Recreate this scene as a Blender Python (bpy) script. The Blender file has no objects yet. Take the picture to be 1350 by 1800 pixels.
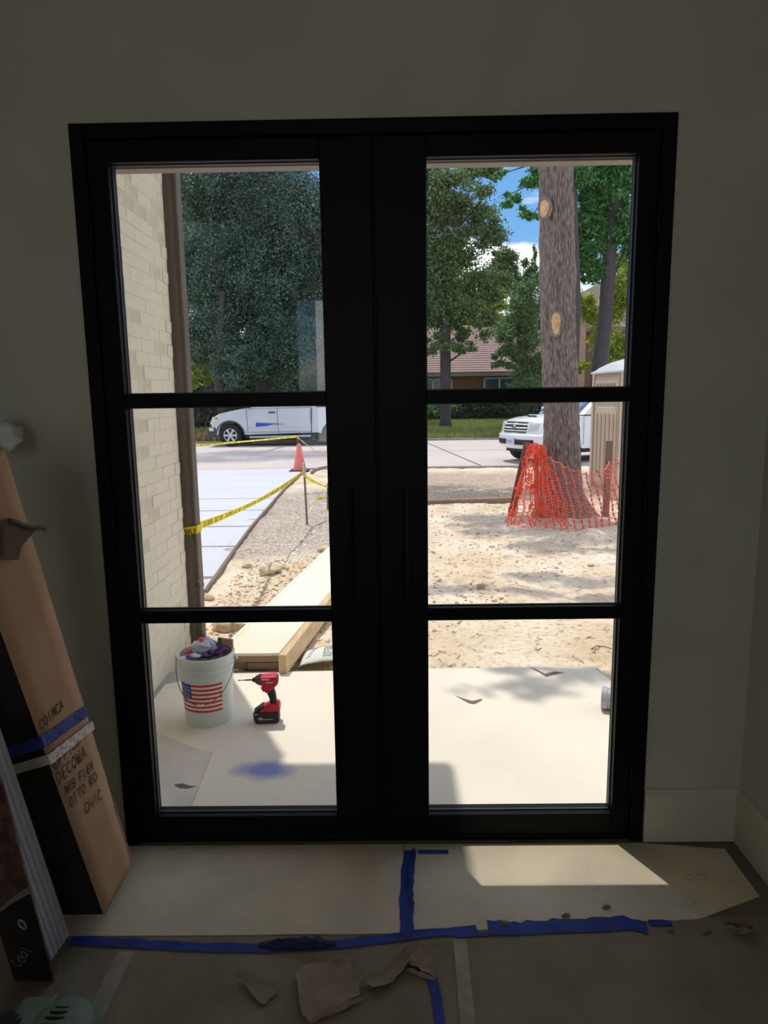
import bpy, bmesh, math, random
import numpy as np
from mathutils import Vector, Matrix, noise
random.seed(7); rng = np.random.default_rng(7)
S = bpy.context.scene
C = S.collection
PI = math.pi

# ---------------------------------------------------------------- camera
cam_d = bpy.data.cameras.new('camera'); cam = bpy.data.objects.new('camera', cam_d); C.objects.link(cam)
CP = Vector((.0486, -2.3647, 1.6364)); PITCH, YAW, ROLL, FPX = .16405, -.01182, -.01439, 1223.77
_f = Vector((math.sin(YAW)*math.cos(PITCH), math.cos(YAW)*math.cos(PITCH), -math.sin(PITCH)))
_r = Vector((math.cos(YAW), -math.sin(YAW), 0)); _u = _r.cross(_f)
_R = _r*math.cos(ROLL) + _u*math.sin(ROLL); _U = -_r*math.sin(ROLL) + _u*math.cos(ROLL)
cam.matrix_world = Matrix(((_R.x, _U.x, -_f.x, CP.x), (_R.y, _U.y, -_f.y, CP.y), (_R.z, _U.z, -_f.z, CP.z), (0, 0, 0, 1)))
cam_d.sensor_fit = 'HORIZONTAL'; cam_d.sensor_width = 36; cam_d.lens = 36*FPX/1350
cam_d.clip_start = .05; cam_d.clip_end = 500
S.camera = cam
def ray(px, py): return _f + _R*((px-675)/FPX) + _U*((900-py)/FPX)      # measured photo pixel -> direction, to survey real positions
def atZ(px, py, z=0.): d = ray(px, py); return CP + d*((z-CP.z)/d.z)
def atY(px, py, y=0.): d = ray(px, py); return CP + d*((y-CP.y)/d.y)

# ---------------------------------------------------------------- sky, sun, lights, exposure
W = bpy.data.worlds.new('sky'); S.world = W; W.use_nodes = True
nt = W.node_tree; nt.nodes.clear(); N = nt.nodes.new; L = nt.links.new
out = N('ShaderNodeOutputWorld'); bg = N('ShaderNodeBackground'); tc = N('ShaderNodeTexCoord')
sep = N('ShaderNodeSeparateXYZ'); L(tc.outputs['Generated'], sep.inputs[0])
ramp = N('ShaderNodeValToRGB'); L(sep.outputs['Z'], ramp.inputs[0])
e = ramp.color_ramp.elements
e[0].position = 0.0; e[0].color = (.50, .68, .90, 1); e[1].position = .75; e[1].color = (.08, .22, .66, 1)
k = e.new(.22); k.color = (.20, .47, .90, 1)
nz = N('ShaderNodeTexNoise'); nz.inputs['Scale'].default_value = 3.1; nz.inputs['Detail'].default_value = 7; nz.inputs['Roughness'].default_value = .55
mp = N('ShaderNodeMapping'); mp.inputs['Scale'].default_value = (1, 1, 2.6); mp.inputs['Location'].default_value = (4.75, 2.2, 1.16)
L(tc.outputs['Generated'], mp.inputs[0]); L(mp.outputs[0], nz.inputs['Vector'])
cr = N('ShaderNodeValToRGB'); L(nz.outputs[0], cr.inputs[0]); cr.color_ramp.elements[0].position = .48; cr.color_ramp.elements[1].position = .56
mx = N('ShaderNodeMix'); mx.data_type = 'RGBA'; L(cr.outputs[0], mx.inputs[0]); L(ramp.outputs[0], mx.inputs[6]); mx.inputs[7].default_value = (1.5, 1.5, 1.5, 1)
L(mx.outputs[2], bg.inputs[0]); bg.inputs[1].default_value = 1.05; L(bg.outputs[0], out.inputs[0])

SUN_DIR = Vector((-.16, .33, 1.0)).normalized()          # towards the sun
sd = bpy.data.lights.new('sun', 'SUN'); sd.energy = 2.7; sd.color = (1, .95, .86); sd.angle = math.radians(.55)
sun = bpy.data.objects.new('sun', sd); C.objects.link(sun); sun.rotation_euler = SUN_DIR.to_track_quat('Z', 'Y').to_euler(); sun.location = (-3, 8, 20)

def area(name, loc, target, sx, sy, power, col):
    d = bpy.data.lights.new(name, 'AREA'); d.shape = 'RECTANGLE'; d.size = sx; d.size_y = sy; d.energy = power; d.color = col
    o = bpy.data.objects.new(name, d); C.objects.link(o); o.location = loc
    o.rotation_euler = (Vector(target)-Vector(loc)).to_track_quat('-Z', 'Y').to_euler(); return o
# unseen fill lamp added behind the camera to brighten the dim room
area('rear_fill_light', (-.2, -5.3, 1.9), (.4, 0, 1.3), 1.1, 1.5, 10.5, (1, .97, .88))

S.view_settings.view_transform = 'Standard'; S.view_settings.look = 'None'; S.view_settings.gamma = 1
S.view_settings.exposure = 0; S.view_settings.use_curve_mapping = False

# ---------------------------------------------------------------- materials
def srgb(r, g, b):
    f = lambda c: (c/255/12.92) if c/255 <= .04045 else ((c/255+.055)/1.055)**2.4
    return (f(r), f(g), f(b), 1)
MC = {}
def mat(name, col, rough=.7, metal=0, var=.0, vs=8., bump=0., bs=40., col2=None, stretch=(1, 1, 1), spec=.4, trans=0, island=0., coat=0):
    if name in MC: return MC[name]
    m = bpy.data.materials.new(name); m.use_nodes = True; t = m.node_tree; b = t.nodes['Principled BSDF']; N = t.nodes.new; L = t.links.new
    b.inputs['Roughness'].default_value = rough; b.inputs['Metallic'].default_value = metal
    b.inputs['Specular IOR Level'].default_value = spec; b.inputs['Coat Weight'].default_value = coat
    b.inputs['Base Color'].default_value = col
    tcn = N('ShaderNodeTexCoord'); mpn = N('ShaderNodeMapping'); mpn.inputs['Scale'].default_value = stretch; L(tcn.outputs['Object'], mpn.inputs[0])
    src = None
    if var > 0 or col2:
        n = N('ShaderNodeTexNoise'); n.inputs['Scale'].default_value = vs; n.inputs['Detail'].default_value = 6; L(mpn.outputs[0], n.inputs['Vector'])
        r = N('ShaderNodeValToRGB'); L(n.outputs[0], r.inputs[0]); r.color_ramp.elements[0].position = .35; r.color_ramp.elements[1].position = .65
        c2 = col2 or tuple(min(1, c*(1+var)) for c in col[:3])+(1,); c1 = col if col2 else tuple(c*(1-var) for c in col[:3])+(1,)
        r.color_ramp.elements[0].color = c1; r.color_ramp.elements[1].color = c2; src = r.outputs[0]
    if island > 0:
        g = N('ShaderNodeNewGeometry'); h = N('ShaderNodeHueSaturation')
        mr = N('ShaderNodeMapRange'); mr.inputs[3].default_value = 1-island; mr.inputs[4].default_value = 1+island; L(g.outputs['Random Per Island'], mr.inputs[0]); L(mr.outputs[0], h.inputs['Value'])
        if src: L(src, h.inputs['Color'])
        else: h.inputs['Color'].default_value = col
        src = h.outputs[0]
    if src: L(src, b.inputs['Base Color'])
    if bump > 0:
        n = N('ShaderNodeTexNoise'); n.inputs['Scale'].default_value = bs; n.inputs['Detail'].default_value = 5; L(mpn.outputs[0], n.inputs['Vector'])
        bp = N('ShaderNodeBump'); bp.inputs['Strength'].default_value = bump; bp.inputs['Distance'].default_value = .02; L(n.outputs[0], bp.inputs['Height']); L(bp.outputs[0], b.inputs['Normal'])
    if trans > 0:
        tr = N('ShaderNodeBsdfTranslucent'); ms = N('ShaderNodeMixShader'); ms.inputs[0].default_value = trans
        if src: L(src, tr.inputs[0])
        else: tr.inputs[0].default_value = col
        L(b.outputs[0], ms.inputs[1]); L(tr.outputs[0], ms.inputs[2]); L(ms.outputs[0], t.nodes['Material Output'].inputs[0])
    MC[name] = m; return m
def glass_mat():
    m = bpy.data.materials.new('clear_glass'); m.use_nodes = True; t = m.node_tree; t.nodes.clear(); N = t.nodes.new; L = t.links.new
    o = N('ShaderNodeOutputMaterial'); tr = N('ShaderNodeBsdfTransparent'); gl = N('ShaderNodeBsdfGlossy'); gl.inputs['Roughness'].default_value = .0
    tr.inputs[0].default_value = (.99, 1, .995, 1)
    ge = N('ShaderNodeNewGeometry'); ir = N('ShaderNodeMapRange'); ir.inputs[3].default_value = 1.45; ir.inputs[4].default_value = 1/1.45; L(ge.outputs['Backfacing'], ir.inputs[0])
    fr = N('ShaderNodeFresnel'); L(ir.outputs[0], fr.inputs[0]); mxs = N('ShaderNodeMixShader')
    L(fr.outputs[0], mxs.inputs[0]); L(tr.outputs[0], mxs.inputs[1]); L(gl.outputs[0], mxs.inputs[2]); L(mxs.outputs[0], o.inputs[0]); return m
GLASS = glass_mat()

# ---------------------------------------------------------------- geometry helpers
class MB:
    def __init__(s): s.v = []; s.f = []
    def add(s, vs, fs, M=None):
        n = len(s.v); s.v += [tuple(M @ Vector(v)) if M is not None else tuple(v) for v in vs]; s.f += [tuple(i+n for i in f) for f in fs]; return s
    def box(s, x0, x1, y0, y1, z0, z1, M=None):
        return s.add([(x0,y0,z0),(x1,y0,z0),(x1,y1,z0),(x0,y1,z0),(x0,y0,z1),(x1,y0,z1),(x1,y1,z1),(x0,y1,z1)],
                     [(0,3,2,1),(4,5,6,7),(0,1,5,4),(1,2,6,5),(2,3,7,6),(3,0,4,7)], M)
    def tube(s, pts, r, n=6, cap=True, M=None):
        pts = [Vector(p) for p in pts]; rs = r if isinstance(r, (list, tuple)) else [r]*len(pts)
        vs = []; fs = []; up = Vector((0, 0, 1))
        d0 = (pts[1]-pts[0]).normalized()
        a = d0.cross(up) if abs(d0.dot(up)) < .95 else d0.cross(Vector((1, 0, 0))); a.normalize()
        for i, p in enumerate(pts):
            d = (pts[min(i+1, len(pts)-1)]-pts[max(i-1, 0)]).normalized()
            a = (a-d*a.dot(d)).normalized(); b = d.cross(a)
            for j in range(n): t = 2*PI*j/n; vs.append(p+(a*math.cos(t)+b*math.sin(t))*rs[i])
        for i in range(len(pts)-1):
            for j in range(n): fs.append((i*n+j, i*n+(j+1) % n, (i+1)*n+(j+1) % n, (i+1)*n+j))
        if cap: fs.append(tuple(range(n))[::-1]); fs.append(tuple((len(pts)-1)*n+j for j in range(n)))
        return s.add(vs, fs, M)
    def lathe(s, prof, n=24, M=None, cap=False):
        vs = []; fs = []
        for r, z in prof:
            for j in range(n): t = 2*PI*j/n; vs.append((r*math.cos(t), r*math.sin(t), z))
        for i in range(len(prof)-1):
            for j in range(n): fs.append((i*n+j, i*n+(j+1) % n, (i+1)*n+(j+1) % n, (i+1)*n+j))
        if cap: fs.append(tuple(range(n))[::-1]); fs.append(tuple((len(prof)-1)*n+j for j in range(n)))
        return s.add(vs, fs, M)
    def prism(s, poly, t0, t1, plane='xz', M=None):     # poly in plane, extruded on the third axis
        n = len(poly)
        def P(a, b, t): return {'xz': (a, t, b), 'xy': (a, b, t), 'yz': (t, a, b)}[plane]
        vs = [P(a, b, t0) for a, b in poly]+[P(a, b, t1) for a, b in poly]
        fs = [tuple(range(n))[::-1], tuple(range(n, 2*n))]+[(i, (i+1) % n, n+(i+1) % n, n+i) for i in range(n)]
        return s.add(vs, fs, M)
    def grid(s, fn, nu, nv, M=None):
        vs = [fn(i/nu, j/nv) for i in range(nu+1) for j in range(nv+1)]; w = nv+1
        return s.add(vs, [(i*w+j, (i+1)*w+j, (i+1)*w+j+1, i*w+j+1) for i in range(nu) for j in range(nv)], M)
    def build(s, name, m, parent=None, smooth=False, bevel=0, solid=0, loc=None, sub=0, fix=True):
        me = bpy.data.meshes.new(name); me.from_pydata(s.v, [], s.f)
        if fix:
            bm = bmesh.new(); bm.from_mesh(me); bmesh.ops.recalc_face_normals(bm, faces=bm.faces); bm.to_mesh(me); bm.free()
        me.materials.append(m); o = bpy.data.objects.new(name, me); C.objects.link(o)
        if smooth:
            me.polygons.foreach_set('use_smooth', [True]*len(me.polygons))
        if solid: q = o.modifiers.new('s', 'SOLIDIFY'); q.thickness = solid; q.offset = 0
        if bevel: q = o.modifiers.new('b', 'BEVEL'); q.width = bevel; q.segments = 2; q.limit_method = 'ANGLE'; q.angle_limit = .6
        if sub: q = o.modifiers.new('u', 'SUBSURF'); q.levels = sub; q.render_levels = sub
        if smooth and (bevel or not sub) and smooth != 'all':
            try: me.set_sharp_from_angle(angle=.7)
            except Exception: pass
        if parent:
            o.parent = parent
            o.matrix_parent_inverse = Matrix.Translation(parent.location).inverted() if False else Matrix.Identity(4)
        if loc is not None: o.location = loc
        return o
def tag(o, label=None, cat=None, group=None, kind=None):
    if label: o['label'] = label
    if cat: o['category'] = cat
    if group: o['group'] = group
    if kind: o['kind'] = kind
    return o
def thing(name, label, cat, loc=(0, 0, 0), rz=0, group=None):
    o = bpy.data.objects.new(name, None); C.objects.link(o); o.location = loc; o.rotation_euler = (0, 0, rz); o.empty_display_size = .1
    return tag(o, label, cat, group)
def struct(name, mb, m, parent=None, label=None, **k):
    o = mb.build(name, m, parent, **k)
    if not parent: o['kind'] = 'structure'
    if label: o['label'] = label
    return o
def copy_tree(o, parent=None):
    c = o.copy(); C.objects.link(c)
    if parent: c.parent = parent
    for ch in list(o.children): copy_tree(ch, c)
    return c
def np_mesh(name, V, F, m, parent=None):            # quads only, fast
    me = bpy.data.meshes.new(name); nv, nf = len(V), len(F)
    me.vertices.add(nv); me.vertices.foreach_set('co', np.asarray(V, np.float32).ravel())
    me.loops.add(nf*4); me.loops.foreach_set('vertex_index', np.asarray(F, np.int32).ravel())
    me.polygons.add(nf); me.polygons.foreach_set('loop_start', np.arange(0, nf*4, 4, dtype=np.int32)); me.polygons.foreach_set('loop_total', np.full(nf, 4, np.int32))
    me.update(calc_edges=True); me.materials.append(m); o = bpy.data.objects.new(name, me); C.objects.link(o)
    if parent: o.parent = parent
    return o
def rotm(rx=0, ry=0, rz=0, t=(0, 0, 0)):
    return Matrix.Translation(Vector(t)) @ Matrix.Rotation(rz, 4, 'Z') @ Matrix.Rotation(ry, 4, 'Y') @ Matrix.Rotation(rx, 4, 'X')
def frame(o, ex, ez, ey=None):                       # matrix with given axes
    ex = Vector(ex).normalized(); ez = Vector(ez); ey2 = ez.cross(ex).normalized(); ez = ex.cross(ey2)
    return Matrix(((ex.x, ey2.x, ez.x, o[0]), (ex.y, ey2.y, ez.y, o[1]), (ex.z, ey2.z, ez.z, o[2]), (0, 0, 0, 1)))
# hand-drawn stroke letters on a 4 x 6 grid, for marker writing
SF = {'A': [[(0,0),(2,6),(4,0)],[(1,2),(3,2)]], 'B': [[(0,0),(0,6),(3,6),(3,3.4),(0,3),(4,2.6),(3.4,0),(0,0)]], 'C': [[(4,5),(2,6),(0,4),(0,2),(2,0),(4,1)]],
      'D': [[(0,0),(0,6),(3,5),(4,3),(3,1),(0,0)]], 'E': [[(4,6),(1,5.4),(.4,4),(2.6,3.2),(0,2),(1,0),(4,.4)]], 'F': [[(0,0),(0,6),(4,6)],[(0,3),(3,3)]],
      'H': [[(0,0),(0,6)],[(4,0),(4,6)],[(0,3),(4,3)]], 'I': [[(2,0),(2,6)]], 'L': [[(1,6),(1,0),(3.5,0)]], 'M': [[(0,0),(.6,6),(2,2.5),(3.6,6),(4,0)]],
      'N': [[(0,0),(0,6),(4,0),(4,6)]], 'O': [[(2,6),(0,4),(0,2),(2,0),(4,2),(4,4),(2,6)]], 'R': [[(0,0),(0,6),(3,6),(3.4,4),(0,3),(4,0)]],
      'T': [[(2,0),(2,6)],[(0,6),(4,6)]], 'W': [[(0,6),(.8,0),(2,4),(3.2,0),(4,6)]], 'X': [[(0,0),(4,6)],[(0,6),(4,0)]], 'U': [[(0,6),(0,1),(2,0),(4,1),(4,6)]],
      'P': [[(0,0),(0,6),(3.6,5.6),(3.6,3.4),(0,3)]], 'a': [[(4,4),(1.4,4),(0,2),(1.6,0),(3.6,1),(4,4),(4,0)]], 'd': [[(4,6),(4,0),(1,0),(0,2),(1,4),(4,3.4)]], 'l': [[(1,6),(2,0),(3.4,.6)]]}
def stroke_text(mb, txt, M, h, w=None, gap=1.35, th=.0016, slant=.15):
    sc = h/6; x = 0
    for ch in txt:
        if ch != ' ':
            for st in SF[ch]:
                for a, b in zip(st[:-1], st[1:]):
                    p = Vector((x+(a[0]+a[1]*slant)*sc, a[1]*sc, 0)); q = Vector((x+(b[0]+b[1]*slant)*sc, b[1]*sc, 0))
                    d = (q-p).normalized(); nn = Vector((-d.y, d.x, 0))*th; p = p-d*th*.7; q = q+d*th*.7
                    mb.add([p-nn, q-nn, q+nn, p+nn], [(0, 1, 2, 3)], M)
        x += 4*sc*gap
def text_mesh(txt, size, m, M, parent, name='lettering', extrude=.0005):
    cu = bpy.data.curves.new('t', 'FONT'); cu.body = txt; cu.size = size; cu.extrude = extrude; cu.resolution_u = 2
    o = bpy.data.objects.new('t', cu); C.objects.link(o); dg = bpy.context.evaluated_depsgraph_get()
    me = bpy.data.meshes.new_from_object(o.evaluated_get(dg)); bpy.data.objects.remove(o); me.transform(M); me.materials.clear(); me.materials.append(m)
    r = bpy.data.objects.new(name, me); C.objects.link(r)
    if parent: r.parent = parent
    return r
# ================================================================ THE SETTING: room
M_wall = mat('wall_paint', srgb(196, 193, 178), .8, var=.05, vs=3, bump=.05, bs=60)
M_trim = mat('trim_paint', srgb(206, 202, 184), .55, var=.03, vs=4)
M_door = mat('black_iron', srgb(5, 4, 9), .5, bump=.03, bs=90, spec=.16)
M_doorg = mat('black_gasket', srgb(60, 64, 74), .35)
M_kraft = mat('kraft_paper', srgb(216, 202, 178), .85, var=.13, vs=2.6, bump=.25, bs=25)
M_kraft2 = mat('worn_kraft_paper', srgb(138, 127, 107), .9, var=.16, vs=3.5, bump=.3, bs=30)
M_blue = mat('blue_tape', srgb(40, 62, 150), .7, var=.25, vs=14, bump=.15, bs=60)
M_stucco = mat('stucco_beige', srgb(172, 164, 156), .85, var=.05)

CEIL = 3.15; XL, XR, YB = -1.56, 1.31, -5.4
w = MB(); w.box(XL-.15, -.9586, 0, .15, 0, 5.0); w.box(.9586, XR+3.2, 0, .15, 0, 5.0); w.box(-.9586, .9586, 0, .15, 2.5, 5.0)
struct('wall_front', w, M_wall)
struct('wall_right', MB().box(XR, XR+.15, YB, 0, 0, CEIL), M_wall)
struct('wall_left', MB().box(XL-.15, XL, YB, 0, 0, CEIL), M_wall)
w = MB(); w.box(XL, -.98, YB-.15, YB, 0, CEIL); w.box(.35, XR, YB-.15, YB, 0, CEIL); w.box(-.98, .35, YB-.15, YB, 0, 1.0); w.box(-.98, .35, YB-.15, YB, 2.7, CEIL)
struct('wall_back', w, M_wall)
struct('window_1', MB().box(-.98, .35, YB-.1, YB-.09, 1.0, 2.7), GLASS)  # unseen rear window, added to let fill light into the room
struct('ceiling', MB().box(XL-.15, XR+.15, YB-.15, 0, CEIL, CEIL+.12), mat('ceiling_paint', srgb(190, 188, 176), .9))
struct('floor', MB().box(XL-.15, XR+.15, YB-.15, .15, -.2, -.004), mat('concrete_floor', srgb(120, 112, 98), .85, var=.12, vs=4, bump=.2))
# baseboards with a bevelled cap
def bb(prof, y0, y1, axis):
    return MB().prism(prof, y0, y1, axis)
prof = [(0, 0), (-.018, 0), (-.018, .185), (-.006, .203), (0, .203)]
struct('baseboard_front', MB().prism([(a, b) for a, b in prof], .962, XR, 'yz'), M_trim)
struct('baseboard_right', MB().prism([(XR+a, b) for a, b in prof], YB, -.018, 'xz'), M_trim)
struct('baseboard_left', MB().prism([(XL-a, b) for a, b in prof], YB, -.001, 'xz'), M_trim)
# dents in the plaster of the right wall
m = MB()
for (py, pz, r) in [(-.40, 1.16, .016), (-.46, 1.14, .022), (-.44, 1.09, .013), (-.385, 1.31, .01)]:
    m.add([(XR-.0008, py+r*math.cos(t)*random.uniform(.7, 1.2), pz+r*math.sin(t)*random.uniform(.7, 1.2)) for t in [i*PI/5 for i in range(10)]], [tuple(range(10))])
m.build('plaster_patch', mat('raw_plaster', srgb(210, 205, 190), .9), None)
bpy.data.objects['plaster_patch'].name = 'trim_1'; bpy.data.objects['trim_1']['kind'] = 'structure'; bpy.data.objects['trim_1']['label'] = 'small rough plaster dabs on right wall'

# ---------------------------------------------------------------- the double door
door = bpy.data.objects.new('door_1', None); C.objects.link(door); door['kind'] = 'structure'; door['label'] = 'black iron double door with three glass panes in each leaf'
fr = MB(); FW = .9586
fr.box(-FW, -FW+.045, -.012, .135, 0, 2.5); fr.box(FW-.045, FW, -.012, .135, 0, 2.5); fr.box(-FW+.045, FW-.045, -.012, .135, 2.455, 2.5); fr.box(-FW+.045, FW-.045, .0, .135, 0, .022)
fr.build('door_frame', M_door, door, bevel=.003)
ZR = [(.104, .853), (.899, 1.611), (1.656, 2.386)]
for sgn in (-1, 1):
    X = lambda a: sgn*a
    lf = MB()
    def bx(m_, a, b, y0, y1, z0, z1): m_.box(min(X(a), X(b)), max(X(a), X(b)), y0, y1, z0, z1)
    bx(lf, .004, .170, 0, .10, .024, 2.452); bx(lf, .846, FW-.048, 0, .07, .024, 2.452)
    bx(lf, .170, .846, 0, .07, .024, .104); bx(lf, .170, .846, 0, .07, 2.386, 2.452)
    leaf = lf.build('door_leaf', M_door, door, bevel=.0025)
    for z0, z1 in ((.853, .899), (1.611, 1.656)):
        b = MB(); bx(b, .170, .846, .002, .030, z0, z1); b.build('muntin', M_door, leaf, bevel=.002)
    if True:
        pass
    for z0, z1 in ZR:
        g = MB(); bx(g, .162, .852, .036, .041, z0-.012, z1+.012); g.build('glass_pane', GLASS, leaf)
        b = MB()
        for (a0, a1, c0, c1) in ((.170, .173, z0, z1), (.841, .846, z0, z1), (.173, .841, z0, z0+.004), (.173, .841, z1-.003, z1)): bx(b, a0, a1, .028, .036, c0, c1)
        b.build('glazing_bead', M_doorg, leaf)
    # pull handle and hinges
    h = MB(); hx = X(.092); h.tube([(hx, -.05, .93), (hx, -.05, 1.33)], .009, 10); h.tube([(hx, -.05, 1.0), (hx, .0, 1.0)], .006, 8); h.tube([(hx, -.05, 1.26), (hx, .0, 1.26)], .006, 8)
    h.build('pull_handle', M_door, leaf, smooth=True)
    for hz in (.27, 1.25, 2.2):
        h = MB(); h.tube([(X(FW-.046), -.008, hz-.06), (X(FW-.046), -.008, hz+.06)], .009, 10); h.tube([(X(FW-.046), -.008, hz+.06), (X(FW-.046), -.008, hz+.07)], [.011, .004], 10)
        h.build('hinge', M_door, leaf, smooth=True)
MB().box(-.022, .03, .10, .115, .024, 2.45).build('astragal', M_door, door, bevel=.002)
MB().box(-.004, .004, .03, .10, .024, 2.45).build('meeting_gasket', M_door, door)
struct('trim_2', MB().box(-.97, .97, .135, .20, -.02, .004), mat('aluminium_sill', srgb(120, 120, 124), .4, .6), label='metal door sill')

# ---------------------------------------------------------------- outside shell of this house
struct('trim_3', MB().box(-1.34, 1.5, .15, .33, 2.45, 2.9), M_stucco, label='plastered lintel above the entry')
rf = MB(); rf.box(-.505, 6, -6, 1.38, 4.95, 5.1); rf.box(-6, -.505, -6, 2.22, 4.95, 5.1)
struct('roof', rf, mat('soffit_board', srgb(200, 190, 175), .8))
struct('foundation', MB().box(-1.9, 4.5, .0, .2, -.5, -.006), mat('grey_concrete', srgb(150, 146, 140), .9))
# painted brick return wall on the left of the entry, every brick its own piece
BX = -1.335; M_mortar = mat('painted_mortar', srgb(226, 216, 196), .9, var=.05, vs=20, bump=.3, bs=60)
M_brick = mat('cream_painted_brick', srgb(230, 221, 202), .8, var=.04, vs=5, bump=.3, bs=30, island=.02)
M_brickd = mat('smudged_painted_brick', srgb(216, 206, 186), .85, var=.08, vs=12, bump=.4, bs=45)
wl = MB(); wl.box(-1.9, BX-.0028, .15, 2.16, -.2, 4.95)
bw = struct('wall_brick_entry', wl, M_mortar, label='cream painted brick wall left of the entry')
bw.name = 'wall_left_exterior'
BH, BL, J = .0700, .203, .004
row = 0; z = -.02; nb = 0; meshes = []
def brick_mesh(L, m):
    bm_ = MB(); x1 = BX+random.uniform(-.0015, .0015)
    a = [random.uniform(-.003, .003) for _ in range(8)]
    bm_.box(BX-.012, x1, 0, L, 0, BH)
    bm_.v = [(v[0], v[1]+a[i], v[2]+a[(i*3+1) % 8]*.6) for i, v in enumerate(bm_.v)]
    o = bm_.build('brick', m, bw, bevel=.0018); return o
full = [brick_mesh(BL, M_brick) for _ in range(5)]+[brick_mesh(BL, M_brickd)]
half = [brick_mesh(BL/2-.004, M_brick) for _ in range(2)]
for o in full+half: o.location = (0, 0, -50)
while z < 3.1:
    y = .16 if row % 2 == 0 else .16+BL/2
    if row % 2:
        src = random.choice(half); o = src.copy(); C.objects.link(o); o.location = (0, .16, z)
    while y+BL < 2.17:
        # photo shows the wall only above this sight line
        src = full[5] if random.random() < .12 else random.choice(full[:5])
        if y > .75: o = src.copy(); C.objects.link(o); o.location = (0, y, z)
        y += BL+J
    if 2.16-y > .05: o = random.choice(half).copy(); C.objects.link(o); o.location = (random.uniform(0, .002), 2.158-BL/2+.004, z)
    z += BH+J; row += 1
for o in full+half: bpy.data.objects.remove(o)
# dark bronze downspout at the end of the brick wall
ds = thing('downspout', 'dark bronze square downspout at the far end of the cream brick wall', 'downspout', (-1.315, 2.235, 0))
M_bronze = mat('bronze_metal', srgb(104, 94, 88), .5, .2, var=.12, vs=6, stretch=(6, 6, .6))
d = MB(); prof = [(-.055, -.045), (.02, -.045), (.026, -.038), (.036, -.038), (.042, -.045), (.052, -.045), (.055, -.04), (.055, .045), (-.055, .045)]
d.prism(prof, -.04, .395, 'xy'); d.build('lower_pipe', M_bronze, ds)
d = MB(); d.prism([(a*1.05, b*1.05) for a, b in prof], .37, 4.9, 'xy'); d.build('upper_pipe', M_bronze, ds)
d = MB(); d.box(-.06, .06, -.051, .05, .36, .385); d.build('pipe_strap', M_bronze, ds)
d = MB(); d.tube([(.05, -.052, .43), (.05, -.058, .43)], .004, 8); d.build('screw', mat('zinc', srgb(190, 190, 190), .3, .8), ds)
# porch slab and its protective paper
struct('porch', MB().box(-1.9, 1.30, .2, 1.70, -.4, -.022), mat('porch_concrete', srgb(176, 172, 166), .9, var=.07, vs=3))
M_board = mat('protection_board', srgb(238, 228, 212), .85, var=.035, vs=2.2, bump=.1, bs=20)
M_board2 = mat('grey_protection_board', srgb(222, 213, 202), .85, var=.06, vs=5, bump=.12, bs=20)
M_tear_shade = mat('tear_shade', srgb(120, 104, 88), .9)
def flap(parent, c, ang, l, wd, lift, m, name='torn_flap', lab=None):
    """a torn triangle of paper that curls up from the sheet"""
    def fn(u, v):
        ww = wd*(1-u)**.8*(.5+.5*math.cos(v*1.3-.6)); x = u*l*(1+.12*math.sin(v*9)); return (x, (v-.5)*ww, lift*u**1.6+.001+.004*math.sin(v*7+u*3)*u)
    f_ = MB(); f_.grid(fn, 8, 6, rotm(rz=ang, t=c)); o = f_.build(name, m, parent, smooth=True, solid=.0012)
    if lab: o['label'] = lab
    return o
def sheet(name, label, cat, poly, z, th, m, group=None):
    t = MB(); t.prism(poly, z, z+th, 'xy'); o = t.build(name, m); tag(o, label, cat, group); return o
s1 = sheet('protection_board', 'pale beige protective board covering the sunny porch up to the dirt', 'floor cover', [(-1.30, 1.0), (-.86, .71), (-.45, .70), (1.315, .70), (1.325, 1.45), (1.27, 1.715), (.27, 1.70), (-1.06, 1.655), (-1.30, 1.5)], -.0215, .005, M_board)
s2 = sheet('protection_board', 'pale protective board with a blue spray mark nearest the door', 'floor cover', [(-.787, .205), (1.30, .205), (1.31, .715), (-.815, .715)], -.0165, .004, M_board)
s3 = sheet('protection_board', 'greyish scuffed protective board beside the brick wall', 'floor cover', [(-1.30, .205), (-.76, .205), (-.79, .74), (-1.30, 1.04)], -.0215, .0045, M_board2)
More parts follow.
